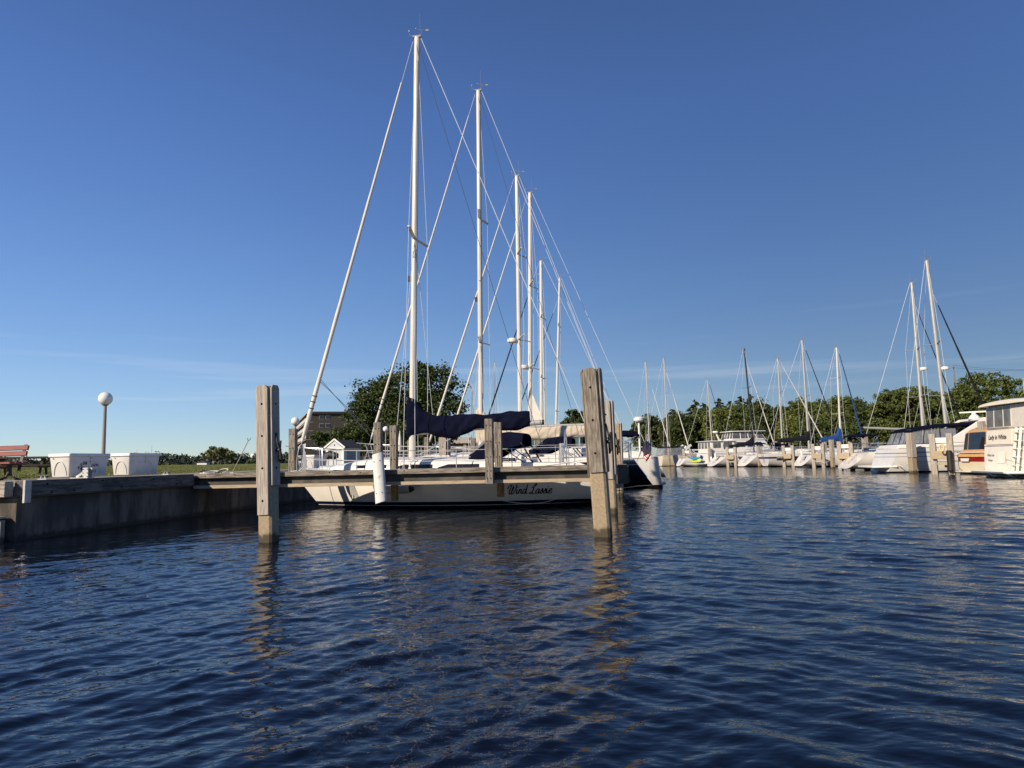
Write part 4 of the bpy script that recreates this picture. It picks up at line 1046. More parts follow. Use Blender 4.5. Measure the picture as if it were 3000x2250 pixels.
def clew(t4, xm4):
    mb = MB(); mb.prism([(xm4 - .12, 5.1), (xm4 - .12, 3.1), (xm4 - .85, 3.12), (xm4 - .72, 3.5)], 'y', -.02, .02); mb.build("rolled_mainsail_clew", mt['sail'], t4)
clew(*boat4)
mb = MB(); mb.tube([(boat5[1] - .30, 0, 2.4), (boat5[1] - .34, 0, 14.2)], .05, 6)
for z_ in np.arange(2.8, 14.0, .62): mb.tube([(boat5[1] - .08, 0, z_), (boat5[1] - .31, 0, z_)], .02, 4)
mb.build("mast_track", mt['mastw'], boat5[0])
# masts far behind the maple
for px, y0, tl, yy in ((1297, 1088, "bare mast boat laid up ashore, just right of the maple crown", 112), (1387, 1123, "bare mast boat laid up ashore with the lower mast", 116), (1455, 1062, "bare mast boat laid up ashore with the tallest far mast", 108)):
    sailboat(tl, (px, 1330), (px + 1, y0), yy, 100, Hull(8.5, 2.9, 1.0, 1.15, .2, .8, .1, .7), 3.6, hull='white', mast='alu', mr=(.09, .07), spread=((at(px, (y0 * .55 + 1330 * .45), yy).z, .9, .1),), fur=('blue', .05, .92), detail=0, boom=(3.2, 2.2), cov='blue', ckw=dict(h0=.7, h1=.3), wr=.015, zoff=1.5, group="sailboats laid up ashore")

# ensign at the stern of the black sailboat
fp = at(1866, 1352, 25.4); ft = at(1898, 1272, 25.2)
t = thing("ensign", "striped red white and blue flag drooping from a wooden staff at the black boat's stern", "flag", fp, 0)
mb = MB(); mb.tube([(0, 0, 0), ft - fp], .012, 8); mb.build("flag_staff", mt['tan'], t)
m, nt_, b_ = _nt("ensign_cloth"); n_ = nt_.nodes; l_ = nt_.links
b_.inputs["Roughness"].default_value = .8
uvn = n_.new("ShaderNodeUVMap"); uvn.uv_map = "cloth"; sx_ = n_.new("ShaderNodeSeparateXYZ"); l_.new(uvn.outputs[0], sx_.inputs[0])
def math_(op, a, bb):
    q = n_.new("ShaderNodeMath"); q.operation = op
    for i_, v_ in enumerate((a, bb)):
        if isinstance(v_, (int, float)): q.inputs[i_].default_value = v_
        else: l_.new(v_, q.inputs[i_])
    return q.outputs[0]
st_ = math_('MODULO', math_('FLOOR', math_('MULTIPLY', sx_.outputs["Y"], 13), 0), 2)
mxa = n_.new("ShaderNodeMix"); mxa.data_type = 'RGBA'; l_.new(st_, mxa.inputs["Factor"]); mxa.inputs["A"].default_value = (.50, .045, .04, 1); mxa.inputs["B"].default_value = (.75, .70, .66, 1)
can = math_('MULTIPLY', math_('LESS_THAN', sx_.outputs["X"], .42), math_('GREATER_THAN', sx_.outputs["Y"], .46))
vo = n_.new("ShaderNodeTexVoronoi"); vo.feature = 'F1'; vo.inputs["Scale"].default_value = 11; vo.inputs["Randomness"].default_value = .2; l_.new(uvn.outputs[0], vo.inputs["Vector"])
star = math_('LESS_THAN', vo.outputs["Distance"], .30)
mxs = n_.new("ShaderNodeMix"); mxs.data_type = 'RGBA'; l_.new(star, mxs.inputs["Factor"]); mxs.inputs["A"].default_value = (.02, .04, .14, 1); mxs.inputs["B"].default_value = (.7, .7, .7, 1)
mxb = n_.new("ShaderNodeMix"); mxb.data_type = 'RGBA'; l_.new(can, mxb.inputs["Factor"]); l_.new(mxa.outputs["Result"], mxb.inputs["A"]); l_.new(mxs.outputs["Result"], mxb.inputs["B"])
l_.new(mxb.outputs["Result"], b_.inputs["Base Color"])
mb = MB(); NU, NV = 18, 14; A_ = (ft - fp) * .97; dn = (ft - fp).normalized()
V = []
for i in range(NU + 1):
    for j in range(NV + 1):
        u, v = i / NU, j / NV                                # u away from staff, v up the staff
        p = A_ * (.42 + .58 * v) + Vector((.13 * u ** .7, 0, -.78 * u * (.55 + .45 * v))) + Vector((.02 * math.sin(u * 9 + v * 3), .06 * math.sin(u * 14 + v * 2) * u, 0))
        V.append(p)
mb.add(V, [(i * (NV + 1) + j, (i + 1) * (NV + 1) + j, (i + 1) * (NV + 1) + j + 1, i * (NV + 1) + j + 1) for i in range(NU) for j in range(NV)], sm=True)
fo = mb.build("flag_cloth", m, t)
uv = fo.data.uv_layers.new(name="cloth")
for lp in fo.data.loops: i, j = divmod(lp.vertex_index, NV + 1); uv.data[lp.index].uv = (i / NU, j / NV)
t = thing("radar_post", "white post carrying a round radar dome behind the flag", "radar", at(1876, 1345, 34.3), 0)
h = at(1877, 1236, 34.3).z - t.location.z
mb = MB(); mb.tube([(0, 0, 0), (0, 0, h)], .05, 10); mb.build("post", mt['gel'], t)
mb = MB(); mb.loft([[(r * math.cos(a), r * math.sin(a), h + z) for a in np.linspace(0, 6.283, 21)[:-1]] for z, r in ((0, .16), (.06, .24), (.18, .25), (.24, .17))]); mb.build("radar_dome", mt['gel'], t)
# ------------------------------------------------------------------ right hand row: sailing boats
def stern_at(px, Y, head, L):
    x = gx(px, Y, .5); D = Vector((math.cos(R(head)), math.sin(R(head)), 0)); return Vector((x, Y, 0)) + D * (L / 2), D
G2 = "boats along the opposite dock"
def row_sail(label, spx, Y, head, mb_px, mt_px, H, **k):
    """stern at survey column spx; mast foot and head in survey pixels"""
    x = gx(spx, Y, .5); D = Vector((math.cos(R(head)), math.sin(R(head)), 0))
    s = Vector((x, Y, 0)); Ym = Y
    for _ in range(6):
        b = at(mb_px[0], mb_px[1], Ym); d = (b.x - s.x) / D.x; Ym = Y + d * D.y
    return sailboat(label, mb_px, mt_px, Ym, head, H, H.L - d, group=G2, **k)
row_sail("white sailboat with wide stepped reverse transom, its boom grey and uncovered", 2522, 51, -5, (2705, 1262), (2671, 828), Hull(11.5, 3.7, 1.25, 1.5, 1.3, 1, .12, .88, -.4, .4), hull='whiteb', mast='alu', mr=(.12, .09),
    spread=((at(2683, 1026, 51).z, 1.1, .3), (at(2697, 1163, 51).z, 1.25, .3)), fur=('black', .055, .95), fore=.86, boom=(4.1, 2.75, .25), radar=at(2693, 1085, 51).z, J=3.1, bim=(3.6, 5.1, 2.35, 'navy'), wr=.013)
row_sail("sailboat with the tallest grey mast and thick black furled headsail", 2640, 47.5, -4, (2776, 1268), (2716, 763), Hull(11.5, 3.7, 1.25, 1.5, .6, 1, .12, .85), hull='white', mast='alu', mr=(.13, .10),
    spread=((at(2746, 1008, 47.5).z, 1.1, .3), (at(2766, 1158, 47.5).z, 1.25, .3)), fur=('black', .085, .93), fore=.82, radar=at(2756, 1083, 47.5).z, J=3.3, wr=.013)
row_sail("white transom sailboat with blue sail cover and blue furled headsail", 2365, 66, 3, (2462, 1290), (2451, 1018), Hull(9.6, 3.2, 1.12, 1.3, .95, .9, .10, .88), hull='whiteb', mast='mastw', mr=(.10, .08),
    spread=((at(2453, 1106, 66).z, 1.0, .2), (at(2458, 1212, 66).z, 1.1, .2)), fur=('blue', .075, .95), J=2.4, boom=(2.0, 2.35), cov='blue', ckw=dict(h0=1.2, h1=.22, sag=.2, seed=3, short=.1), wr=.015)
row_sail("grey sided sailboat with a blue banded upright transom", 2235, 72, 7, (2369, 1290), (2350, 997), Hull(10.5, 3.0, 1.35, 1.5, -.25, .9, .05, .74, -.5, .62), hull='stripe', mast='alu', mr=(.12, .09),
    spread=((at(2360, 1160, 72).z, 1.2, .2),), fur=('black', .07, .95), fore=.97, J=3.7, boom=(3.9, 2.6, -.15), cov='black', ckw=dict(h0=.95, h1=.28, sag=.1, seed=12), dod=(2.2, 2.7, 3.6, 2.25, 'navy'), wr=.015)
row_sail("white sailboat with broad sloping transom beside the blue banded boat", 2200, 76, 10, (2291, 1285), (2279, 1050), Hull(9.4, 3.2, 1.2, 1.35, 1.2, .9, .06, .9), hull='white', mast='alu', mr=(.10, .08),
    spread=((at(2285, 1148, 76).z, 1.0, .2),), fur=('sail', .07, .95), bim=(2.3, 3.6, 2.3, 'navy'), wr=.015)
row_sail("sailboat with a black mast and black boom cover beside the white trawler", 2110, 80, 12, (2207, 1290), (2179, 1022), Hull(9.4, 3.1, 1.1, 1.3, 1.3, .9, .08, .86), hull='white', mast='blackspar', mr=(.10, .08),
    spread=((at(2192, 1134, 80).z, 1.0, .2), (at(2200, 1233, 80).z, 1.1, .2)), fur=('sail', .06, .95), fore=.88, J=2.9, boom=(3.6, 2.5, -.5), cov='black', ckw=dict(h0=.9, h1=.25, sag=.1, seed=15), wr=.015)
row_sail("small sailboat with a narrow white transom to the left of the trawler's swim platform", 2001, 88, 10, (2086, 1285), (2072, 1112), Hull(8.6, 2.8, 1.0, 1.15, .7, .8, .08, .72), hull='white', mast='alu', mr=(.09, .07),
    spread=((at(2082, 1252, 88).z, .9, .2),), fur=('black', .055, .95), J=2.4, wr=.015)
row_sail("sailboat whose slim mast stands just right of the cream cruiser's stern", 1880, 104, 8, (1957, 1310), (1945, 1049), Hull(9.6, 3, 1.1, 1.25, .5, .8, .08, .75), hull='white', mast='alu', mr=(.11, .09),
    spread=((at(1949, 1152, 104).z, 1.0, .2),), fur=('sail', .085, .95), J=3.5, fore=.9, wr=.016)
row_sail("sailboat whose slim mast rises right behind the drooping flag", 1845, 108, 8, (1903, 1310), (1892, 1060), Hull(9.4, 3, 1.1, 1.25, .5, .8, .08, .75), hull='white', mast='alu', mr=(.11, .09),
    spread=((at(1896, 1188, 108).z, 1.0, .2),), fur=('sail', .08, .80), J=3.6, fore=.9, wr=.016)

# ------------------------------------------------------------------ power boats
def rail_run(parent, pts, h, name="bow_rail", r=.014, top=True):
    mb = MB(); up = [Vector(p) + Vector((0, 0, h)) for p in pts]
    mb.tube(up, r, 5)
    for p, q in zip(pts, up): mb.tube([p, q], r * .85, 5)
    return mb.build(name, mt['steel'], parent)
def antenna(parent, p, h, r=.014, lean=0): mb = MB(); mb.tube([p, (p[0] + lean, p[1], p[2] + h)], [r, r * .5], 6); return mb.build("antenna", mt['gel'], parent)
def panes(parent, face, spec, mat, name="window", off=.01):
    for u0, u1, v0, v1 in spec: quadpane(parent, name, face, u0, u1, v0, v1, mat, off)
def canvas_shell(parent, name, mat, x0, x1, w, zb, zt, K=14, raf=.35, raa=.35, arch=.12):
    """soft top enclosure: arched tube of canvas from aft x0 to forward x1"""
    rings = []
    for x, ww, z in ((x0, w, zb + .02), (x0 + raa, w * .96, zt - .16), (x0 + raa + .22, w * .94, zt), (x1 - raf - .2, w * .94, zt), (x1 - raf, w * .95, zt - .12), (x1, w * .98, zb + .02)):
        a = [Vector((x, ww, zb))] + [Vector((x, ww * math.copysign(abs(math.cos(t)) ** .4, math.cos(t)), zb + (z - zb) * (.86 + .14 * math.sin(t) ** .8) + arch * (z - zb) * .5 * math.sin(t))) for t in np.linspace(0.001, math.pi - .001, K)] + [Vector((x, -ww, zb))]
        rings.append(a)
    mb = MB(); mb.loft(rings, closed=False, caps=False)
    return mb.build(name, mat, parent), rings

# ivory motor yacht with lettering on its stern
H = Hull(12, 4.2, 1.45, 2.0, .30, 1.6, -.45, .95, -.6, .38, .05)
S, D = stern_at(2956, 32.8, -8, 12)
t = thing("motor_yacht", "big ivory motor yacht with black name lettering and glazed aft deck", "motor yacht", S, R(-8), G2)
h = H.build(t, hm['lady'], None, mt['gelbright'])
o, f = house(t, "aft_cabin", mt['cream'], -6.0, 4.2, 2.02, 1.85, 1.38, 2.2, .07, .5, .06, .12)
panes(o, f['s'], ((.10, .24, .3, .75), (.30, .46, .3, .75), (.52, .70, .3, .75)), mt['glass'])
quadpane(o, "stern_panel", f['a'], .05, .60, .12, .93, mt['cream'], .02)
vs, fs = font_mesh("Lady in White", .30, .12, .006)
q = [Vector(p) for p in f['a']]; wd = max(p[0] for p in vs); mb = MB()
def LP(u, v): return (q[0] * (1 - u) + q[1] * u) * (1 - v) + (q[3] * (1 - u) + q[2] * u) * v + Vector((-.034, 0, 0))
mb.add([LP(.10 + a / wd * .40, .42 + b / .82) for a, b in vs], fs); mb.build("lettering", mt['ink'], o)
vs, fs = font_mesh("White Lake", .17, .12); vs2, fs2 = font_mesh("Michigan", .15, .12); mb = MB()
def TP(u, z): fr = (1.45 - z) / 1.9; return Vector((-6 - .3 * fr - .012, 1.98 - 3.96 * u, z))
mb.add([TP(.08 + a * .20, .93 + b) for a, b in vs], fs); mb.add([TP(.11 + a * .20, .70 + b) for a, b in vs2], fs2); mb.build("lettering", mt['ink'], h)
mb = MB(); mb.add([TP(u, z) + Vector((-.012, 0, 0)) for u, z in ((.33, .62), (.50, .62), (.50, 1.18), (.33, 1.18))] , [(0, 1, 2, 3)]); mb.build("transom_hatch", mt['gelbright'], h)
o, f = house(t, "aft_deck_enclosure", mt['gelbright'], -5.92, 0.5, 1.98, 1.88, 2.20, 3.30, .05, .1, .08, .10)
panes(o, f['a'], ((.04, .20, .10, .93), (.225, .41, .10, .93), (.435, .58, .10, .93)), mt['smoke'])
quadpane(o, "canvas_curtain", f['a'], .62, .98, .03, .95, mt['sail'], .02)
panes(o, f['s'], ((.04, .22, .12, .9), (.26, .46, .12, .9), (.5, .7, .12, .9)), mt['smoke'])
mb = MB()
for i, (x, w_, z) in enumerate(((-6.12, 1.78, 3.29), (-6.12, 1.78, 3.36))): pass
rings = []
for x in (-6.12, -5.9, -2, .9): 
    e = .05 if x == -6.12 else 0
    rings.append([Vector((x, 2.05 * math.cos(a), 3.33 + .20 * math.sin(a) ** .7 - e)) for a in np.linspace(.001, math.pi - .001, 15)] + [Vector((x, 2.05 * math.cos(a), 3.29 + .03 * math.sin(a))) for a in np.linspace(math.pi - .001, .001, 15)])
mb.loft(rings); ht = mb.build("hard_top", mt['gelbright'], t)
mb = MB(); mb.prism([(-2.6, 3.45), (-1.7, 3.45), (-.4, 4.35), (-.9, 4.35)], 'y', -1.5, -1.3); mb.prism([(-2.6, 3.45), (-1.7, 3.45), (-.4, 4.35), (-.9, 4.35)], 'y', 1.3, 1.5); mb.prism([(-.9, 4.25), (-.4, 4.25), (-.4, 4.38), (-.9, 4.38)], 'y', -1.5, 1.5); mb.build("radar_arch", mt['gelbright'], t, bevel=.04)
antenna(t, (-5.0, .1, 3.5), 1.0); antenna(t, (-4.6, -.95, 3.4), 4.4, .026)
mb = MB(); mb.prism([(2.0, -6.0), (1.6, -6.95), (-1.6, -6.95), (-2.0, -6.0)], 'z', .17, .30)
mb.v = [(b, a, c) for a, b, c in mb.v]; mb.build("swim_platform", mt['gelbright'], t, bevel=.05)
mb = MB(); mb.box((-6.955, 0, .235), (.02, 2.8, .06)); mb.build("platform_trim", mt['steel'], t)
mb = MB()
for x in (-6.3, -6.7): mb.bar((x, 1.0, .2), (-6.1, 1.0, -.1), .05, .05); mb.bar((x, -1.0, .2), (-6.1, -1.0, -.1), .05, .05)
mb.build("platform_bracket", mt['steel'], t)
mb = MB()
for y in (-1.46, -1.10): mb.bar((-6.42, y, .3), (-6.1, y, 2.2), .04, .10)
for k in range(5): mb.box((-6.37 + .06 * k, -1.28, .55 + .36 * k), (.20, .36, .035))
mb.build("stern_stair", mt['gelbright'], t)
mb = MB(); mb.tube([(-6.04, 1.9, 2.24), (-6.04, -.3, 2.24)], .016, 6); mb.tube([(-6.36, -.6, .55), (-6.6, -1.0, .8), (-6.36, -1.6, .62)], .012, 5); mb.build("hand_rail", mt['steel'], t)

# cream runabout under tan canvas
H = Hull(7.6, 2.6, 1.0, 1.25, .1, 1.1, -.35, .95, -.5, .35, .04)
S, D = stern_at(2848, 37.4, -3, 7.6)
t = thing("cabin_runabout", "cream motorboat with maroon stern band under a tan orange canvas enclosure", "motorboat", S, R(-3), G2)
h = H.build(t, hm['redband'], None, mt['gel'])
o, rg = canvas_shell(t, "canvas_enclosure", mt['orange'], -3.55, 1.2, 1.16, 1.16, 2.32, raa=.16, raf=.5)
def cp_(i0, i1, f, j): return rg[i0][j].lerp(rg[i1][j], f)
for j0, j1 in ((3, 6), (6, 9), (9, 13)):
    mb = MB(); jj = list(range(j0, j1 + 1)); e = .10
    V0, V1 = [], []
    for k, j in enumerate(jj):
        a, b = cp_(0, 1, .10, j), cp_(0, 1, .94, j)
        if k == 0: a = a.lerp(cp_(0, 1, .10, j + 1), .25); b = b.lerp(cp_(0, 1, .94, j + 1), .25)
        V0.append(a + Vector((-.02, 0, 0))); V1.append(b + Vector((-.02, 0, .01)))
    kq = len(jj); mb.add(V0 + V1, [(i, i + 1, kq + i + 1, kq + i) for i in range(kq - 1)]); mb.build("dark_window", mt['glass'], o)
mb = MB()
base, topz = Vector((-3.5, 0, 1.15)), 2.3
a0 = quadpane(t, "side_window", ((-3.0, -1.175, 1.25), (.3, -1.19, 1.25), (.2, -1.15, 2.05), (-2.9, -1.13, 2.05)), .05, .95, .1, .9, mt['glass'], .02)
a0 = quadpane(t, "stern_cover", ((-3.86, 1.18, .88), (-3.86, -1.18, .88), (-3.62, -1.16, 1.2), (-3.62, 1.16, 1.2)), 0, 1, 0, 1, mt['orange'], .03)
mb = MB(); mb.tube([(-3.8, 1.25, 1.13), (-3.85, -1.25, 1.13)], .022, 6); mb.build("stern_rail", mt['gel'], t)
mb = MB(); mb.box((-4.05, 0, .14), (.55, 2.3, .06)); mb.build("swim_platform", mt['gel'], t, bevel=.02)
mb = MB()
for y in (.98, 1.22): mb.tube([(-4.25, y, .1), (-4.2, y, .85)], .022, 6)
for z in (.25, .45, .65): mb.tube([(-4.23, .98, z), (-4.21, 1.22, z)], .018, 6)
mb.build("boarding_ladder", mt['gel'], t)
mb = MB(); mb.add([(-3.935, .75, .66), (-3.935, .05, .66), (-3.925, .0, .82), (-3.925, .8, .82)], [(0, 1, 2, 3)]); mb.build("name_plate", mt['trim'], h)

# white sport cruiser with slanted arch
H = Hull(11, 3.5, 1.45, 1.85, .75, 1.7, -.35, .95, -.55, .36, .04)
S, D = stern_at(2603, 44.2, -6, 11)
t = thing("sport_cruiser", "white sport cruiser with slanted radar arch and navy top over clear side curtains", "motor cruiser", S, R(-6), G2)
h = H.build(t, hm['cruiser'], None, mt['gel'])
mb = MB(); mb.prism([(1.6, -5.6), (1.2, -6.9), (-1.2, -6.9), (-1.6, -5.6)], 'z', .30, .44); mb.v = [(b, a, c) for a, b, c in mb.v]; mb.build("swim_platform", mt['gel'], t, bevel=.05)
mb = MB(); mb.prism([(-5.55, 1.40), (3.2, 1.75), (2.2, 2.05), (-1.6, 2.0), (-2.6, 1.72), (-5.4, 1.66)], 'y', -1.45, 1.45); mb.build("deck_house", mt['gel'], t, bevel=.06)
o, f = house(t, "side_curtain", mt['vinyl'], -5.0, -2.0, 1.42, 1.42, 1.68, 2.55, .35, .0, .22, .0)
mb = MB()
for q in (f['a'], f['s'], f['p']):
    q = [Vector(p) for p in q]
    for u in (0, .33, .66, 1): mb.bar(q[0].lerp(q[1], u), q[3].lerp(q[2], u), .05, .03)
    mb.bar(q[0], q[1], .05, .04)
mb.build("curtain_seam", mt['navy'], o)
mb = MB(); rings = []
for x, z in ((-4.75, 2.50), (-4.4, 2.62), (-2.6, 2.84), (-.6, 2.9), (.4, 2.78)):
    rings.append([Vector((x, 1.32 * math.cos(a), z - .12 + .16 * math.sin(a) ** .6)) for a in np.linspace(.001, math.pi - .001, 13)] + [Vector((x, 1.30 * math.cos(a), z - .17 + .08 * math.sin(a))) for a in np.linspace(math.pi - .001, .001, 13)])
mb.loft(rings); mb.build("canvas_top", mt['navy'], t)
for sd in (1, -1):
    mb = MB(); mb.prism([(-2.9, 1.7), (-1.7, 1.7), (.05, 3.05), (-.55, 3.12)], 'y', sd * 1.42 - .07, sd * 1.42 + .07); a_ = mb.build("radar_arch", mt['gel'], t, bevel=.03)
    mb = MB(); mb.prism([(-1.35, 2.28), (-1.15, 2.28), (-.85, 2.55), (-1.02, 2.55)], 'y', sd * 1.42 - .08, sd * 1.42 + .08); mb.build("arch_slot", mt['rubber'], a_)
mb = MB(); mb.prism([(-.55, 3.0), (.05, 2.95), (.08, 3.08), (-.5, 3.16)], 'y', -1.48, 1.48); mb.build("radar_arch_beam", mt['gel'], t, bevel=.03)
mb = MB(); mb.loft([[(-.3 + r * math.cos(a), r * math.sin(a), z) for a in np.linspace(0, 6.283, 13)[:-1]] for z, r in ((3.1, .34), (3.3, .25), (3.42, .12), (3.5, .12))]); mb.box((-.3, 0, 3.55), (.12, 1.5, .09), rz=R(55)); mb.build("radar_scanner", mt['gel'], t)
o, f = house(t, "windshield", mt['greenglass'], -.4, 2.6, 1.38, 1.15, 1.95, 2.62, .1, 1.6, .16, 0)
mb = MB()
for q in (f['f'], f['s'], f['p']):
    q = [Vector(p) for p in q]
    for u in (0, .5, 1): mb.bar(q[0].lerp(q[1], u), q[3].lerp(q[2], u), .06, .05)
    mb.bar(q[3], q[2], .06, .05)
mb.build("windshield_frame", mt['gel'], o)
rail_run(t, [H.p(tt, 0, -1) + Vector((0, .05, 0)) for tt in (.45, .6, .72, .84, .95)] + [H.p(tt, 0, 1) - Vector((0, .05, 0)) for tt in (.95, .84, .72, .6, .45)], .6)
mb = MB(); mb.tube([(-3.0, -1.8, .35), (-3.0, -1.86, .35)], .10, 12); mb.build("exhaust_outlet", mt['rubber'], h)
for z in (.62, 1.22):
    mb = MB(); mb.tube([H.surf(x, z, -1, .006) for x in np.linspace(-4.6, 3.0, 14)], .014, 5); mb.build("side_moulding", mt['greycanvas'], h)

# white trawler with flybridge
H = Hull(11, 3.9, 1.5, 2.1, .25, 1.2, -.3, .93, -.6, .42, .05)
S, D = stern_at(2062, 84, 10, 11)
t = thing("trawler_yacht", "white trawler with windowed aft cabin, flybridge top and two kayaks on its stern", "motor yacht", S, R(10), G2)
h = H.build(t, hm['white'], None, mt['gel'])
o, f = house(t, "aft_enclosure", mt['gel'], -5.35, -2.4, 1.75, 1.75, 1.48, 2.88, .03, .0, .06, .03)
panes(o, f['a'], ((.05, .22, .42, .90), (.28, .46, .42, .90), (.52, .71, .42, .90), (.77, .95, .42, .90)), mt['smoke']); panes(o, f['s'], ((.1, .42, .45, .9), (.52, .9, .45, .9)), mt['smoke'])
mb = MB(); mb.box((-3.9, 0, 2.92), (3.3, 3.75, .08)); mb.build("aft_roof", mt['gel'], t, bevel=.03)
o, f = house(t, "main_cabin", mt['gel'], -2.4, 2.6, 1.62, 1.35, 1.55, 2.95, .0, .9, .1, .05)
panes(o, f['s'], ((.10, .32, .45, .85), (.38, .60, .45, .85), (.66, .84, .45, .85)), mt['glass']); panes(o, f['f'], ((.08, .46, .3, .85), (.54, .92, .3, .85)), mt['glass'])
o, f = house(t, "flybridge", mt['gel'], -2.6, 2.0, 1.55, 1.3, 2.95, 3.15, .0, .2, -.03, .04)
o, f = house(t, "flybridge_enclosure", mt['smoke'], -2.5, 1.8, 1.45, 1.2, 3.12, 3.95, .25, .5, .2, 0)
mb = MB()
for q in (f['a'], f['s'], f['p'], f['f']):
    q = [Vector(p) for p in q]
    for u in (0, .25, .5, .75, 1): mb.bar(q[0].lerp(q[1], u), q[3].lerp(q[2], u), .07, .05)
mb.build("enclosure_frame", mt['gel'], o)
mb = MB(); mb.box((-.4, 0, 4.0), (4.4, 2.9, .10)); mb.build("flybridge_top", mt['gel'], t, bevel=.04)
mb = MB(); mb.bar((-3.4, 0, 2.95), (-3.8, 0, 3.9), .14, .14); mb.loft([[(-3.85 + r * math.cos(a), r * math.sin(a), z) for a in np.linspace(0, 6.283, 13)[:-1]] for z, r in ((3.9, .3), (4.0, .36), (4.12, .3))]); mb.build("radar_dome", mt['gel'], t)
mb = MB(); mb.box((-6.3, 0, .34), (1.5, 3.3, .10)); mb.build("swim_platform", mt['gel'], t, bevel=.03)
mb = MB(); mb.box((-5.72, .15, 1.12), (.03, .5, .4)); mb.build("stern_hatch", mt['glass'], h)
def kayak(label, y, z, mat):
    k = thing("kayak", label, "kayak", S - D * 6.45 + Vector((-D.y, D.x, 0)) * y + Vector((0, 0, z)), R(100), group="kayaks stacked on the trawler's platform")
    mb = MB(); rings = []
    for f in np.linspace(-1, 1, 13):
        w_ = .36 * (1 - abs(f) ** 2.2) + .015; zz = .12 * f * f
        rings.append([(f * 1.45, w_ * math.cos(a), zz + .17 * math.sin(a) * (1 - .4 * abs(f))) for a in np.linspace(0, 6.283, 11)[:-1]])
    mb.loft(rings); mb.build("kayak_hull", mat, k)
    mb = MB(); mb.tube([(.35 * math.cos(a), .24 * math.sin(a), .17) for a in np.linspace(0, 6.283, 15)], .025, 5); mb.build("cockpit_rim", mt['rubber'], k)
kayak("lime yellow kayak lying on the trawler's swim platform, under the blue one", .25, .60, mt['yellow'])
kayak("bright blue kayak stacked on top of the lime yellow one", .3, .98, mt['cyan'])

# cream cabin cruiser far off
H = Hull(9.2, 3.1, 1.35, 1.75, .12, 1.2, -.3, .94, -.5, .4, .05)
S, D = stern_at(1930, 96, 12, 9.2)
t = thing("cabin_cruiser", "far cream cabin cruiser with a broad flat transom and grey curtained cockpit", "motor cruiser", S, R(12), G2)
h = H.build(t, hm['cream'], None, mt['gel'])
o, f = house(t, "cockpit_curtain", mt['vinyl'], -4.4, -1.4, 1.4, 1.35, 1.35, 2.5, .2, .1, .18, .0)
mb = MB(); mb.box((-2.9, 0, 2.53), (3.1, 2.7, .10)); mb.build("canvas_top", mt['navy'], t, bevel=.03)
o, f = house(t, "cabin", mt['gel'], -1.4, 2.2, 1.3, 1.0, 1.5, 2.15, .0, 1.2, .15, .05); panes(o, f['s'], ((.1, .45, .3, .8), (.5, .8, .3, .75)), mt['glass'])
mb = MB(); mb.bar((-1.3, -1.2, 2.1), (-.4, -1.2, 2.75), .1, .3); mb.bar((-1.3, 1.2, 2.1), (-.4, 1.2, 2.75), .1, .3); mb.build("radar_arch", mt['gel'], t)
vs, fs = font_mesh("KAPSE", .4); mb = MB(); mb.add([(-4.6 - .12 * (1.35 - (.75 + b)) / 1.65 - .01, .9 - a, .75 + b) for a, b in vs], fs); mb.build("lettering", mt['greycanvas'], h)

# cruiser with tinted windshield behind the near sailboat
H = Hull(9.0, 3.1, 1.25, 1.6, .2, 1.4, -.35, .92, -.5, .38, .05)
b = at(1590, 1345, 31.5); D = Vector((math.cos(R(DH)), math.sin(R(DH)), 0))
t = thing("cabin_cruiser", "white cabin cruiser with green tinted windshield behind the near cockpit", "motor cruiser", Vector((b.x, b.y, 0)) - D * .4, R(DH), "moored sailboats")
del t["group"]
h = H.build(t, hm['whiteb'], None, mt['gel'])
mb = MB(); mb.prism([(-4.2, 1.22), (3.0, 1.45), (1.6, 1.78), (-1.5, 1.72), (-4.0, 1.5)], 'y', -1.25, 1.25); mb.build("deck_house", mt['gel'], t, bevel=.06)
o, f = house(t, "windshield", mt['greenglass'], -1.3, 1.5, 1.25, 1.05, 1.70, 2.28, .0, 1.1, .16, 0)
mb = MB()
for q in (f['f'], f['s'], f['p']):
    q = [Vector(p) for p in q]
    for u in (0, .5, 1): mb.bar(q[0].lerp(q[1], u), q[3].lerp(q[2], u), .05, .05)
    mb.bar(q[3], q[2], .05, .05)
mb.build("windshield_frame", mt['steel'], o)
mb = MB(); mb.prism([(-3.0, 2.36), (-1.2, 2.50), (.0, 2.30), (-1.2, 2.34)], 'y', -1.2, 1.2); mb.build("canvas_top", mt['red'], t)

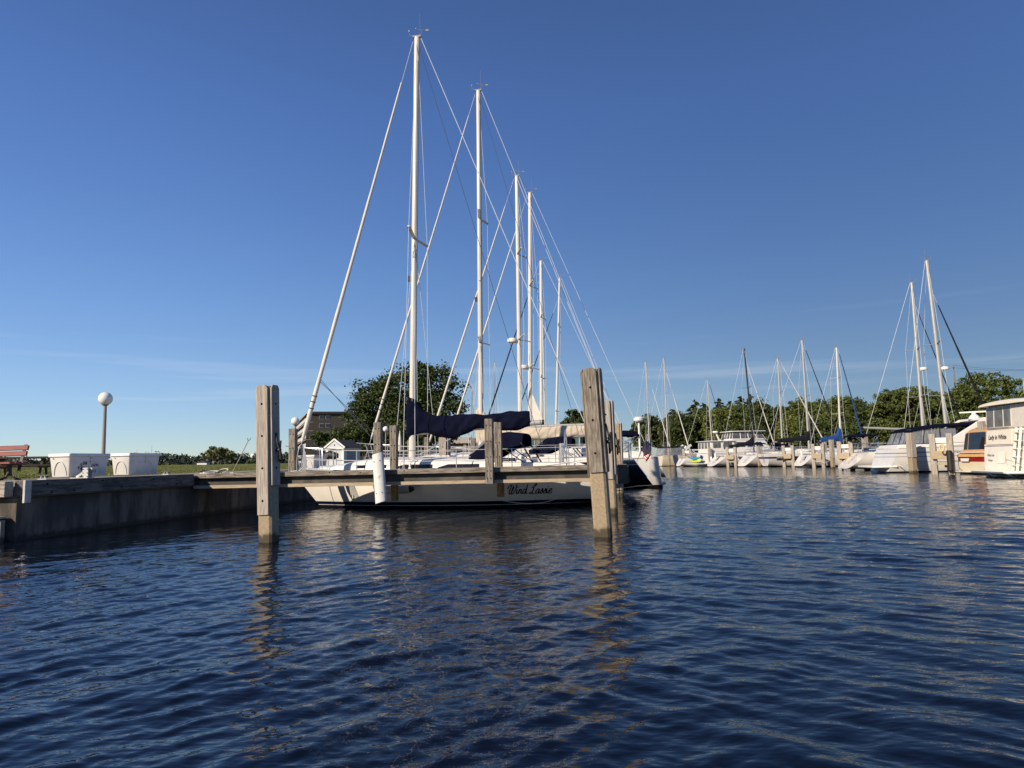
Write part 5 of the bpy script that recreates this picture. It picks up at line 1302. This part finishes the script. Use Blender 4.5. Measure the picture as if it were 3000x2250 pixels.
# ------------------------------------------------------------------ timber piles of the opposite dock
def plain_pile(label, px, ytop, Y, w=.36, base=0):
    x = gx(px, Y, 0); zt = at(px, ytop, Y).z
    t = thing("timber_pile", label, "mooring pile", (x, Y, 0), R(12), group="piles of the opposite dock")
    mb = MB(); mb.box((0, 0, (zt - 1) / 2), (w * .8, w * .8, zt + 1)); mb.build("pile_shaft", mt['pileconc'], t, bevel=.03)
    mb = MB(); mb.box((-w * .44, 0, (zt + .9) / 2), (.06, w * .7, zt - .9)); mb.box((0, -w * .44, (zt + .9) / 2), (w * .7, .06, zt - .9)); mb.build("plank", mt['palewood'], t, bevel=.01)
def twin(label, px, ytop, Y, gap=.85, w=.3):
    x = gx(px, Y, 0); zt = at(px, ytop, Y).z
    t = thing("twin_pile", label, "mooring pile", (x, Y, 0), R(-38), group="twin piles of the opposite dock")
    for s in (-1, 1):
        mb = MB(); mb.box((s * gap / 2, 0, (zt - 1) / 2), (w, w, zt + 1)); mb.build("pile_shaft", mt['palewood'], t, bevel=.03)
    mb = MB(); mb.box((0, -.02, zt - .36), (gap - w, .1, .28)); mb.build("number_board", mt['trim'], t)
    mb = MB(); mb.box((-.06, -w / 2 - .1, 1.02), (gap * .95, .16, .44)); mb.build("rub_block", mt['tan'], t, bevel=.02)
    mb = MB(); mb.box((0, 0, .55), (gap - w, .2, .14)); mb.build("cross_beam", mt['tan'], t)
for a in (("tall pale pile before the sport cruiser's side", 2676, 1268, 41.5, .42), ("pale pile standing between two twin piles in open water", 2441, 1288, 58, .34), ("short pale pile left of the open water pile", 2420, 1296, 66, .34),
          ("pale pile behind the stepped transom of the big sailboat", 2540, 1273, 53.5, .38), ("pile rising between the tan canvas boat and the ivory yacht", 2889, 1234, 37.2, .30), ("brown pile in front of the trawler's cabin", 2081, 1310, 82, .30),
          ("pile partly hidden behind the blue banded transom", 2226, 1308, 73.5, .34), ("slim pile beside the cream cruiser's transom", 1962, 1315, 94, .32)):
    plain_pile(*a)
for a in (("twin pile with a white number board and black fender, beside the tan canvas boat", 2765, 1270, 38.5, .80), ("twin pile with a number board next to the stepped transom", 2481, 1293, 52.5, .80), ("twin pile in front of the blue covered boat", 2400, 1300, 62.5, .80),
          ("twin pile before the grey side of the blue banded sailboat", 2312, 1305, 69, .85), ("twin pile between the two sloping white transoms", 2145, 1310, 78, .85), ("twin pile left of the trawler with a mossy cap", 2015, 1315, 89, .85)):
    twin(*a)
t = thing("black_fender", "long black rubber fender hanging on the twin pile beside the tan canvas boat", "fender", at(2783, 1350, 38.0), 0)
mb = MB(); mb.tube([(0, 0, -.55), (0, 0, -.5), (0, 0, .5), (0, 0, .55)], [.09, .14, .14, .09], 12); mb.build("fender_body", mt['rubber'], t)
t = thing("life_ring_line", "yellow line coil hung on the twin pile beside the sport cruiser", "rope", at(2760, 1312, 37.9), R(-38))
mb = MB()
for k in range(3): mb.tube([(.10 * math.cos(a), -.05 * k, .17 * math.sin(a)) for a in np.linspace(0, 6.283, 17)], .03, 6)
mb.build("coil", mt['lines'], t)
q = thing("main_dock", "long dock walkway that the opposite row of bows points to", "dock", (0, 0, 0), 0)
mb = MB(); mb.prism([(33.6, 24), (35.4, 24), (42.4, 118), (40.6, 118)], 'z', .75, 1.05); mb.build("walkway", mt['woody'], q)
for i, (yy, fl) in enumerate(((39.6, "between the tan canvas boat and the sport cruiser"), (55.5, "beyond the stepped white transom"), (69.5, "between the blue covered and blue banded boats"), (86, "right behind the white trawler"), (99, "beyond the far cream cruiser"))):
    p_ = thing("finger_dock", "low timber finger dock " + fl, "dock", (25.2 + (yy - 40) * .02, yy, 0), R(4), group="finger docks of the opposite row")
    mb = MB(); mb.box((4.6, 0, .93), (9.4, 1.1, .16)); mb.build("deck_boards", mt['woodx'], p_)
    for s in (.52, -.52): mb = MB(); mb.box((4.6, s, .74), (9.4, .08, .22)); mb.build("beam", mt['darkbeam'], p_)

# ------------------------------------------------------------------ trees
def leaves(pts, out, size, g, flat=.0):
    n = len(pts)
    a = g.normal(size=(n, 3)); a += out * .6; a[:, 2] += flat
    a /= np.linalg.norm(a, axis=1, keepdims=True) + 1e-9
    r = g.normal(size=(n, 3)); b = np.cross(a, r); b /= np.linalg.norm(b, axis=1, keepdims=True) + 1e-9; c = np.cross(a, b)
    s = size * g.uniform(.55, 1.25, (n, 1)); q = s * g.uniform(.45, .75, (n, 1))
    V = np.stack([pts - b * s, pts - c * q, pts + b * s, pts + c * q], 1)
    V[:, 1] += a * s * .15; V[:, 3] += a * s * .15
    return V.reshape(-1, 3)
def crown(lobes, N, size, seed, clump=.46, flat=.2, holes=.0):
    g = np.random.default_rng(seed); out = []
    vol = np.array([l[1][0] * l[1][1] * l[1][2] for l in lobes]) ** .67; vol /= vol.sum()
    for (c, r), w_ in zip(lobes, vol):
        n = int(N * w_); c = np.array(c); r = np.array(r); nc = max(8, n // 52)
        d = g.normal(size=(nc, 3)); d /= np.linalg.norm(d, axis=1, keepdims=True)
        rad = g.uniform(.55, 1.0, (nc, 1)) ** .7 * (1 + .10 * g.normal(size=(nc, 1)))
        ce = c + d * rad * r
        idx = g.integers(0, nc, n); rm = (r[0] * r[1] * r[2]) ** (1 / 3)
        p = ce[idx] + g.normal(size=(n, 3)) * np.array([1, 1, .7]) * clump * .42 * (rm ** .75)
        out.append(leaves(p, d[idx], size, g, flat))
    V = np.concatenate(out); return V, np.arange(len(V)).reshape(-1, 4)
def trunk(parent, h, r, tips, seed):
    mb = MB(); g = np.random.default_rng(seed)
    mb.tube([(0, 0, -.3), (.03, .02, h * .25), (.0, .06, h * .5), (.05, 0, h)], [r * 1.25, r, r * .8, r * .35], 9)
    for tpt in tips:
        b = Vector((0, .03, h * g.uniform(.25, .7))); tpt = Vector(tpt); m_ = b.lerp(tpt, .5) + Vector((0, 0, .06 * (tpt - b).length))
        mb.tube([b, m_, tpt], [r * .42, r * .28, r * .08], 6)
    return mb.build("trunk", mt['bark'], parent)
GR = "trees around the harbour"
def tree(label, px0, px1, ytop, Y, mat, seed, name="leafy_tree", N=9000, size=.225, zb=1.1, low=.12, squash=1.0, group=GR, wide=None):
    pc = (px0 + px1) / 2; x = gx(pc, Y, 3); zt = at(pc, ytop, Y).z; w_ = (px1 - px0) / FPX * Y / 2
    h = zt - zb; g = np.random.default_rng(seed)
    t = thing(name, label, "tree", (x, Y, zb), 0, group)
    zc = h * (.5 + low / 2); rz_ = h * (.5 - low / 2) * .86
    lobes = [((0, 0, zc), (w_ * .74, w_ * .74, rz_))]
    for _ in range(11):
        a = g.uniform(0, 6.283); e = g.uniform(-.7, .95); k = math.sqrt(max(0, 1 - e * e)); s = g.uniform(.24, .42)
        lobes.append(((w_ * .70 * k * math.cos(a), w_ * .70 * k * math.sin(a), zc + rz_ * .78 * e), (w_ * s, w_ * s, min(w_, rz_) * s * squash)))
    V, Q = crown(lobes, N, size, seed); npmesh("crown", V, Q, mat, t)
    trunk(t, h * .72, max(.12, h * .022), [l[0] for l in lobes[1:6]], seed)
    return t
def conifer(label, px, ytop, Y, wpx, seed, zb=1.1, N=13000, base=.04):
    x = gx(px, Y, 3); zt = at(px, ytop + 9, Y).z; h = zt - zb; w_ = wpx * 2.4 / FPX * Y / 2; g = np.random.default_rng(seed)
    t = thing("conifer", label, "tree", (x, Y, zb), 0, "conifers behind the opposite dock")
    P, O = [], []
    nb = int(h * 9); per = N // nb
    for i in range(nb):
        f = base + (1 - base) * (i + g.random()) / nb; z = h * f; L_ = w_ * (1 - f) ** .72 * g.uniform(.6, 1.15) + .15; a = g.uniform(0, 6.283)
        s = g.random((per, 1)) ** .7; dirv = np.array([math.cos(a), math.sin(a), 0])
        p = np.array([0, 0, z]) + dirv * s * L_ + np.array([0, 0, 1]) * (-.30 * L_ * s ** 1.4 + .12 * L_ * s) + g.normal(size=(per, 3)) * np.array([.085, .085, .045]) * (L_ * .75 + .12)
        P.append(p); O.append(np.repeat(dirv[None], per, 0))
    V = leaves(np.concatenate(P), np.concatenate(O), .14, g, 1.2); npmesh("crown", V, np.arange(len(V)).reshape(-1, 4), mt['leaf_pine'], t)
    mb = MB(); mb.tube([(0, 0, -.2), (0, 0, h * .97)], [h * .018 + .08, .03], 7); mb.build("trunk", mt['bark'], t)

# the big maple
def big_tree():
    Y = 76; sc = Y / FPX; g = np.random.default_rng(21)
    x0 = gx(1165, Y, 3)
    t = thing("maple_tree", "big dark round maple standing behind the near sailboat's mast", "tree", (x0, Y, 1.1), 0, GR)
    L_ = []
    for px, py, rx, ry in ((1190, 1150, 100, 78), (1270, 1130, 72, 62), (1110, 1180, 80, 72), (1062, 1232, 52, 58), (985, 1284, 52, 30), (1050, 1290, 70, 40), (1300, 1210, 66, 70), (1210, 1235, 120, 75), (1140, 1275, 90, 48), (1275, 1275, 75, 50), (1235, 1098, 45, 32), (1330, 1180, 28, 22), (1345, 1240, 26, 24), (940, 1290, 30, 22), (1080, 1160, 34, 30)):
        p = at(px, py, Y); L_.append(((p.x - x0, g.uniform(-1.2, 1.2), p.z - 1.1), (rx * sc, min(rx, 80) * sc, ry * sc)))
    V, Q = crown(L_, 40000, .165, 21, clump=.44); npmesh("crown", V, Q, mt['leaf_big'], t)
    trunk(t, 7.5, .32, [l[0] for l in L_[:9]], 4)
big_tree()
tree("small round dark tree beyond the masts, left of the leaning pile", 1645, 1735, 1188, 118, mt['leaf_big'], 31, N=3800, size=.34)
tree("low dark shrubby tree at the far end of the opposite dock, behind the flag", 1845, 1955, 1212, 135, mt['leaf_big'], 32, size=.36)
tree("dark tree behind the two slim masts", 1935, 1998, 1212, 132, mt['leaf_mid'], 33, size=.36)
for i, (lb, px, yt, Y, wd) in enumerate((("dark conifer with a broad top left of the trawler", 1975, 1190, 130, 80), ("pointed conifer behind the trawler's radar", 2042, 1163, 128, 85), ("conifer close right of the pointed one", 2066, 1172, 134, 60), ("pointed conifer right behind the trawler's flybridge", 2112, 1157, 127, 70),
        ("thin topped conifer between the taller conifers", 2146, 1166, 132, 55), ("conifer left of the black mast", 2175, 1152, 126, 70), ("tallest conifer, right of the black mast", 2207, 1146, 124, 80))):
    conifer(lb, px, yt, Y, wd, 50 + i)
for i, (lb, a, b, yt, Y, m_) in enumerate((
    ("dark leafy tree filling the gap left of the trawler", 1945, 2055, 1200, 122, 'leaf_big'), ("dark rounded tree right behind the trawler's radar", 2005, 2115, 1184, 125, 'leaf_mid'),
    ("sunlit yellow green tree behind the trawler's flybridge", 2055, 2160, 1184, 116, 'leaf_light'), ("mid green tree left of the black mast", 2110, 2230, 1174, 115, 'leaf_mid'), ("dark green tree behind the black masted boat", 2180, 2285, 1166, 118, 'leaf_big'),
    ("rounded dark tree behind the pair of slim grey masts", 2240, 2335, 1180, 122, 'leaf_big'), ("tree with a pale top behind the black boom cover", 2295, 2395, 1160, 115, 'leaf_mid'), ("lower tree between the two slim grey masts", 2265, 2360, 1212, 106, 'leaf_light'),
    ("tree left of the blue covered mast", 2360, 2460, 1160, 110, 'leaf_mid'), ("tall rounded tree behind the blue covered mast", 2418, 2525, 1146, 104, 'leaf_mid'), ("dark tree right of the blue covered mast", 2480, 2580, 1164, 100, 'leaf_big'),
    ("dark low tree behind the white stepped transom", 2440, 2575, 1228, 92, 'leaf_big'), ("dark low tree behind the grey hull by the twin piles", 2330, 2450, 1225, 98, 'leaf_big'), ("dark low tree behind the two sloping transoms", 2130, 2260, 1235, 106, 'leaf_big'))):
    tree(lb, a, b, yt, Y, mt[m_], 70 + i, size=.185, N=15000, low=.0)
def umbrella_tree(label, px0, px1, ytop, Y, seed, mat):
    pc = (px0 + px1) / 2; x = gx(pc, Y, 4); zb = 1.1; h = at(pc, ytop, Y).z - zb; w_ = (px1 - px0) / FPX * Y / 2; g = np.random.default_rng(seed)
    t = thing("spreading_tree", label, "tree", (x, Y, zb), 0, GR); L_ = []
    for i in range(80):
        a = g.uniform(0, 6.283); r = w_ * g.random() ** .55 * .92; f = g.random(); dome = h * (.97 - .42 * (r / w_) ** 2.2)
        L_.append(((r * math.cos(a), r * math.sin(a), dome * (1 - .68 * f ** 1.5) - .35), (w_ * g.uniform(.16, .28), w_ * g.uniform(.16, .28), h * g.uniform(.04, .085))))
    V, Q = crown(L_, 34000, .145, seed, clump=.5, flat=.9); npmesh("crown", V, Q, mat, t)
    trunk(t, h * .75, .26, [l[0] for l in L_[:10]], seed)
umbrella_tree("spreading layered tree right of the tall grey masts, taller of the pair", 2712, 3030, 1088, 78, 91, mt['leaf_mid'])
umbrella_tree("spreading layered tree behind the two tall grey masts, lower of the pair", 2555, 2790, 1112, 84, 92, mt['leaf_mid'])
tree("small yellow green tree behind the sport cruiser's grey boom", 2560, 2640, 1205, 90, mt['leaf_light'], 93, size=.28, N=3000)
tree("dark tree filling in behind the ivory yacht", 2800, 2960, 1170, 84, mt['leaf_big'], 94, size=.28, N=4000)

# willow on the lawn, far shore
def willow():
    Y = 150; x = gx(640, Y, 2); g = np.random.default_rng(44); t = thing("willow_tree", "yellowish drooping willow standing alone on the lawn's far edge", "tree", (x, Y, 1.5), 0, GR)
    h = at(640, 1306, Y).z - 1.5; w_ = 2.9; L_ = []
    for i in range(22):
        a = g.uniform(0, 6.283); r = w_ * g.random() ** .6; L_.append(((r * math.cos(a), r * math.sin(a), h * (.86 - .30 * (r / w_) ** 2) * (1 - .45 * g.random() ** 2)), (w_ * .26, w_ * .26, h * .17)))
    V, Q = crown(L_, 4200, .22, 44, clump=.4, flat=-.4); V = V.reshape(-1, 4, 3); c = V.mean(1, keepdims=True); V = c + (V - c) * np.array([.7, .7, 1.6]); npmesh("crown", V.reshape(-1, 3), Q, mt['leaf_willow'], t)
    trunk(t, h * .6, .18, [l[0] for l in L_[:5]], 3)
willow()
for lb, px, wd, yt, Y in (("small dark tree at the lawn's end right of the willow", 737, 26, 1342, 170), ("little yellow green bush on the lawn edge behind the gap between boxes", 488, 26, 1357, 95), ("low bush on the lawn edge left of the willow", 515, 16, 1359, 100)):
    tree(lb, px - wd / 2, px + wd / 2, yt, Y, mt['leaf_light' if 'bush' in lb else 'leaf_mid'], px, name="bush" if 'bush' in lb else "leafy_tree", N=900, size=.14, zb=1.45, low=0)
def woods():
    g = np.random.default_rng(77); N = 700; L_ = []
    X = g.uniform(-1050, -60, N); Yv = 930 + g.normal(0, 26, N)
    hh = 12.5 + 5.5 * np.abs(np.sin(X * .013 + 1)) * np.abs(np.sin(X * .031)) + g.gamma(2, 1.3, N)
    P, O = [], []
    for x, y, h in zip(X, Yv, hh):
        n = 62; d = g.normal(size=(n, 3)); d /= np.linalg.norm(d, axis=1, keepdims=True); r = h * .46
        P.append(np.array([x, y, h * .52]) + d * np.array([r * 1.05, r, h * .48]) * g.uniform(.6, 1.02, (n, 1))); O.append(d)
    V = leaves(np.concatenate(P), np.concatenate(O), 2.1, g)
    tag(npmesh("distant_woods", V, np.arange(len(V)).reshape(-1, 4), mt['leaf_far']), "dark wooded far shore across the bay", "woods", kind="stuff")
woods()
wt = thing("water_tower", "tiny white water tower rising over the far wooded shore", "water tower", at(744, 1360, 900), 0); wt.location.z = 0
h = at(744, 1336, 900).z
mb = MB(); mb.tube([(0, 0, 0), (0, 0, h - 1)], [1.6, 1.1], 10); mb.build("tower_stem", mt['trim'], wt)
mb = MB(); mb.sphere((0, 0, h), 4.6, 20, sc=(1, 1, .72)); mb.build("tank", mt['trim'], wt)
hs = thing("far_house", "tiny white house on the far shore left of the willow", "house", at(596, 1363, 820), 0); hs.location.z = 0
mb = MB(); mb.box((0, 0, 3.2), (11, 9, 6.4)); mb.build("wall", mt['trim'], hs)
mb = MB(); mb.prism([(-6, 6.4), (6, 6.4), (0, 9.4)], 'y', -5, 5); mb.build("roof", mt['shingle'], hs)
for lb, px, yt in (("thin far pole rising behind the plain dock box, taller of two", 443, 1305), ("thin far pole rising behind the plain dock box, shorter of two", 400, 1318)):
    p = at(px, 1372, 140); t = thing("flag_pole", lb, "pole", (p.x, 140, 1.2), 0); mb = MB(); mb.tube([(0, 0, 0), (0, 0, at(px, yt, 140).z - 1.2)], [.05, .025], 6); mb.build("pole_shaft", mt['pole'], t)

# ------------------------------------------------------------------ buildings
def apartments():
    D0 = 200; c = at(918, 1206, D0); zt = c.z
    e = at(881, 1240, D0 * 1.28); f1 = (Vector((e.x, e.y, 0)) - Vector((c.x, c.y, 0))); Lf = f1.length; f1.normalize()
    f2 = Vector((-f1.y, f1.x, 0)); f2 = f2 if f2.x > 0 else -f2
    ang = math.atan2(f2.y, f2.x)
    t = thing("apartment_block", "brown brick apartment block with stacked balconies beyond the maple", "building", (c.x, c.y, 1.0), ang)
    H_ = zt - 1; W_ = 34                                        # local x along the street face, local y along the balcony face
    mb = MB(); mb.box((W_ / 2, Lf / 2, H_ / 2 - .3), (W_, Lf, H_ - .6)); mb.build("wall", mt['brick'], t)
    mb = MB(); mb.box((W_ / 2 - .4, Lf / 2, H_ - .3), (W_ + 1.2, Lf + 1.0, .6)); r = mb.build("roof", mt['shingle'], t)
    for x in (10, 17, 20): mb = MB(); mb.box((x, 8, H_ + .5), (1.6, 2, 1.1)); mb.build("roof_vent", mt['fascia'], r)
    nf = 6; fh = (H_ - .8) / nf
    for k in range(nf):
        z = k * fh + .3
        mb = MB(); mb.box((-1.0, Lf / 2, z + fh - .15), (2.0, Lf - .6, .28)); b = mb.build("balcony_slab", mt['slab'], t)
        mb = MB(); mb.box((-1.95, Lf / 2, z + .72), (.08, Lf - .8, .95)); mb.build("balcony_panel", mt['balc'], b)
        for i in range(7):
            mb = MB(); mb.box((-1.0, .35 + i * (Lf - .7) / 6, z + fh / 2), (1.9, .22, fh - .3)); mb.build("balcony_divider", mt['brick'], b)
        for x, w_ in ((1.6, 1.3), (3.3, 1.3), (8.5, 1.6), (14, 1.6)):
            mb = MB(); mb.box((x + w_ / 2, -.03, z + fh * .56), (w_, .1, fh * .5)); w1 = mb.build("window_frame", mt['fascia'], t)
            mb = MB(); mb.box((x + w_ * .27, -.06, z + fh * .56), (w_ * .42, .1, fh * .42)); mb.box((x + w_ * .73, -.06, z + fh * .56), (w_ * .42, .1, fh * .42)); mb.build("window_pane", mt['glass'], w1)
apartments()
sp_ = at(990, 1369, 48)
t = thing("garden_shed", "little pale grey shed with white trim and a dark gabled roof on the quay", "shed", (sp_.x, 48, 1.12), R(-22))
mb = MB(); mb.box((0, .65, .62), (1.32, 1.9, 1.24)); mb.build("wall", mt['siding'], t)
mb = MB(); mb.prism([(-.82, 1.22), (.82, 1.22), (.0, 1.80)], 'y', -.36, 1.68); mb.build("roof", mt['shingle'], t)
mb = MB(); mb.prism([(-.66, 1.245), (.66, 1.245), (0, 1.71)], 'y', -.385, -.365); g_ = mb.build("gable", mt['siding'], t)
mb = MB(); mb.bar((-.84, -.40, 1.25), (0, -.40, 1.83), .05, .1); mb.bar((.84, -.40, 1.25), (0, -.40, 1.83), .05, .1); mb.box((0, -.395, 1.20), (1.5, .05, .10))
for x in (-.63, .63): mb.box((x, -.325, .6), (.16, .05, 1.2))
mb.box((.685, -.27, .6), (.05, .1, 1.2)); mb.box((.70, .65, 1.18), (.05, 2.0, .12)); mb.build("trim", mt['trim'], t)
mb = MB(); mb.tube([(0, -.385, 1.43), (0, -.40, 1.43)], .05, 10); mb.build("gable_vent", mt['rubber'], g_)
mb = MB(); mb.box((.672, .55, .58), (.02, .9, 1.05)); mb.build("door", mt['greycanvas'], t)
gc = thing("barbecue_grill", "black covered grill on a stand between the dock box and the little shed", "grill", (gx(968, 40, 1.3), 40, 1.12), R(-10))
mb = MB(); mb.tube([(-.38, 0, .50), (-.36, 0, .60), (0, 0, .70), (.36, 0, .60), (.38, 0, .50)], [.1, .2, .24, .2, .1], 10); mb.build("lid", mt['rubber'], gc)
for x in (-.3, .3):
    for y in (-.18, .18): mb = MB(); mb.tube([(x, y, 0), (x * .9, y, .5)], .018, 6); mb.build("leg", mt['pole'], gc)
p = at(1365, 1312, 92)
t = thing("clubhouse", "low brown building with a grey flat roof edge under the navy sail cover", "building", (p.x, 95, 1.0), R(-6))
mb = MB(); mb.box((0, 0, 1.3), (5.2, 5, 2.6)); mb.build("wall", mt['tanwall'], t)
mb = MB(); mb.box((0, -.2, 2.95), (6.4, 6.2, .75)); mb.build("roof", mt['fascia'], t)
mb = MB(); mb.box((-.6, -2.5, 1.2), (2.4, .1, 1.4)); mb.build("window", mt['glass'], t)
p = at(1172, 1345, 46)
t = thing("patio_umbrella", "closed pale patio umbrella standing behind the pier posts", "umbrella", (p.x, 46, 1.1), 0)
zz = at(1172, 1262, 46).z - 1.1
mb = MB(); mb.tube([(0, 0, 0), (0, 0, zz)], .022, 8); mb.build("pole_shaft", mt['trim'], t)
mb = MB(); mb.tube([(0, 0, zz * .42), (0, 0, zz * .46), (0, 0, zz * .8), (0, 0, zz)], [.10, .14, .09, .01], 10); mb.build("canopy_cloth", mt['sail'], t)
p = at(2800, 1330, 125)
t = thing("utility_pole", "weathered utility pole with a crossarm above the spreading trees", "utility pole", (gx(2812, 125, 3), 125, 1.1), 0)
zz = at(2797, 1068, 125).z - 1.1
mb = MB(); mb.tube([(0, 0, 0), (0, 0, zz)], [.17, .11], 8); mb.build("pole_shaft", mt['wood'], t)
mb = MB(); mb.box((0, 0, zz - .5), (1.6, .12, .14), rz=R(60)); mb.build("crossarm", mt['wood'], t)
for i, lv in enumerate((-.1, -.55)):
    mb = MB(); a = Vector((0, 0, zz + lv)); b = Vector((38, 12 - 6 * i, zz + lv + 1.2)); mb.tube([a.lerp(b, f) - Vector((0, 0, 4 * 1.1 * f * (1 - f))) for f in np.linspace(0, 1, 17)], .018, 4); mb.build("power_line", mt['rubber'], t)

# ------------------------------------------------------------------ lines and fenders of the opposite row
def line(label, p, q, sag, r=.022, mat='rope'):
    t = thing("mooring_line", label, "rope", p, 0, "mooring lines of the opposite dock"); p, q = Vector(p), Vector(q)
    mb = MB(); mb.tube([p.lerp(q, f) - p - Vector((0, 0, 4 * sag * f * (1 - f))) for f in np.linspace(0, 1, 15)], r, 6); mb.build("line", mt[mat], t)
line("mooring line sagging from the twin pile down to the broad sloping transom", at(2158, 1330, 77.6), at(2178, 1350, 76.5), .5)
line("mooring line drooping from the trawler's stern to the brown pile", at(2064, 1357, 84), at(2081, 1345, 82), .15)
line("mooring line from the open water pile across to the blue covered boat", at(2443, 1340, 57.6), at(2388, 1350, 65), .3)
line("mooring line looping from the sport cruiser's side to the tall pale pile", at(2622, 1352, 43.0), at(2674, 1335, 41.3), .45)
line("dark dock line from the twin pile to the tan canvas boat", at(2785, 1335, 38.2), at(2803, 1350, 37.3), .1, .018, 'darkrope')
def fend(label, p, L_=.5, r=.1, mat='gel'):
    t = thing("boat_fender", label, "fender", p, 0, "white fenders hanging on the opposite row")
    mb = MB(); mb.tube([(0, 0, L_ / 2), (0, 0, L_ / 2 - .08), (0, 0, -L_ / 2 + .08), (0, 0, -L_ / 2)], [.04, r, r, .04], 12); mb.build("fender_body", mt[mat], t)
    mb = MB(); mb.tube([(0, 0, L_ / 2), (.06, 0, L_ / 2 + .45)], .014, 5); mb.build("fender_rope", mt['rope'], t)
fend("white fender standing up at the black masted boat's stern", at(2096, 1337, 79.6), .75, .13)
fend("white fender by the ladder of the blue covered sailboat", at(2349, 1332, 65.4), .7, .11)
fend("white fender beside the brown pile at the trawler", at(2084, 1350, 81.4), 1.0, .11)
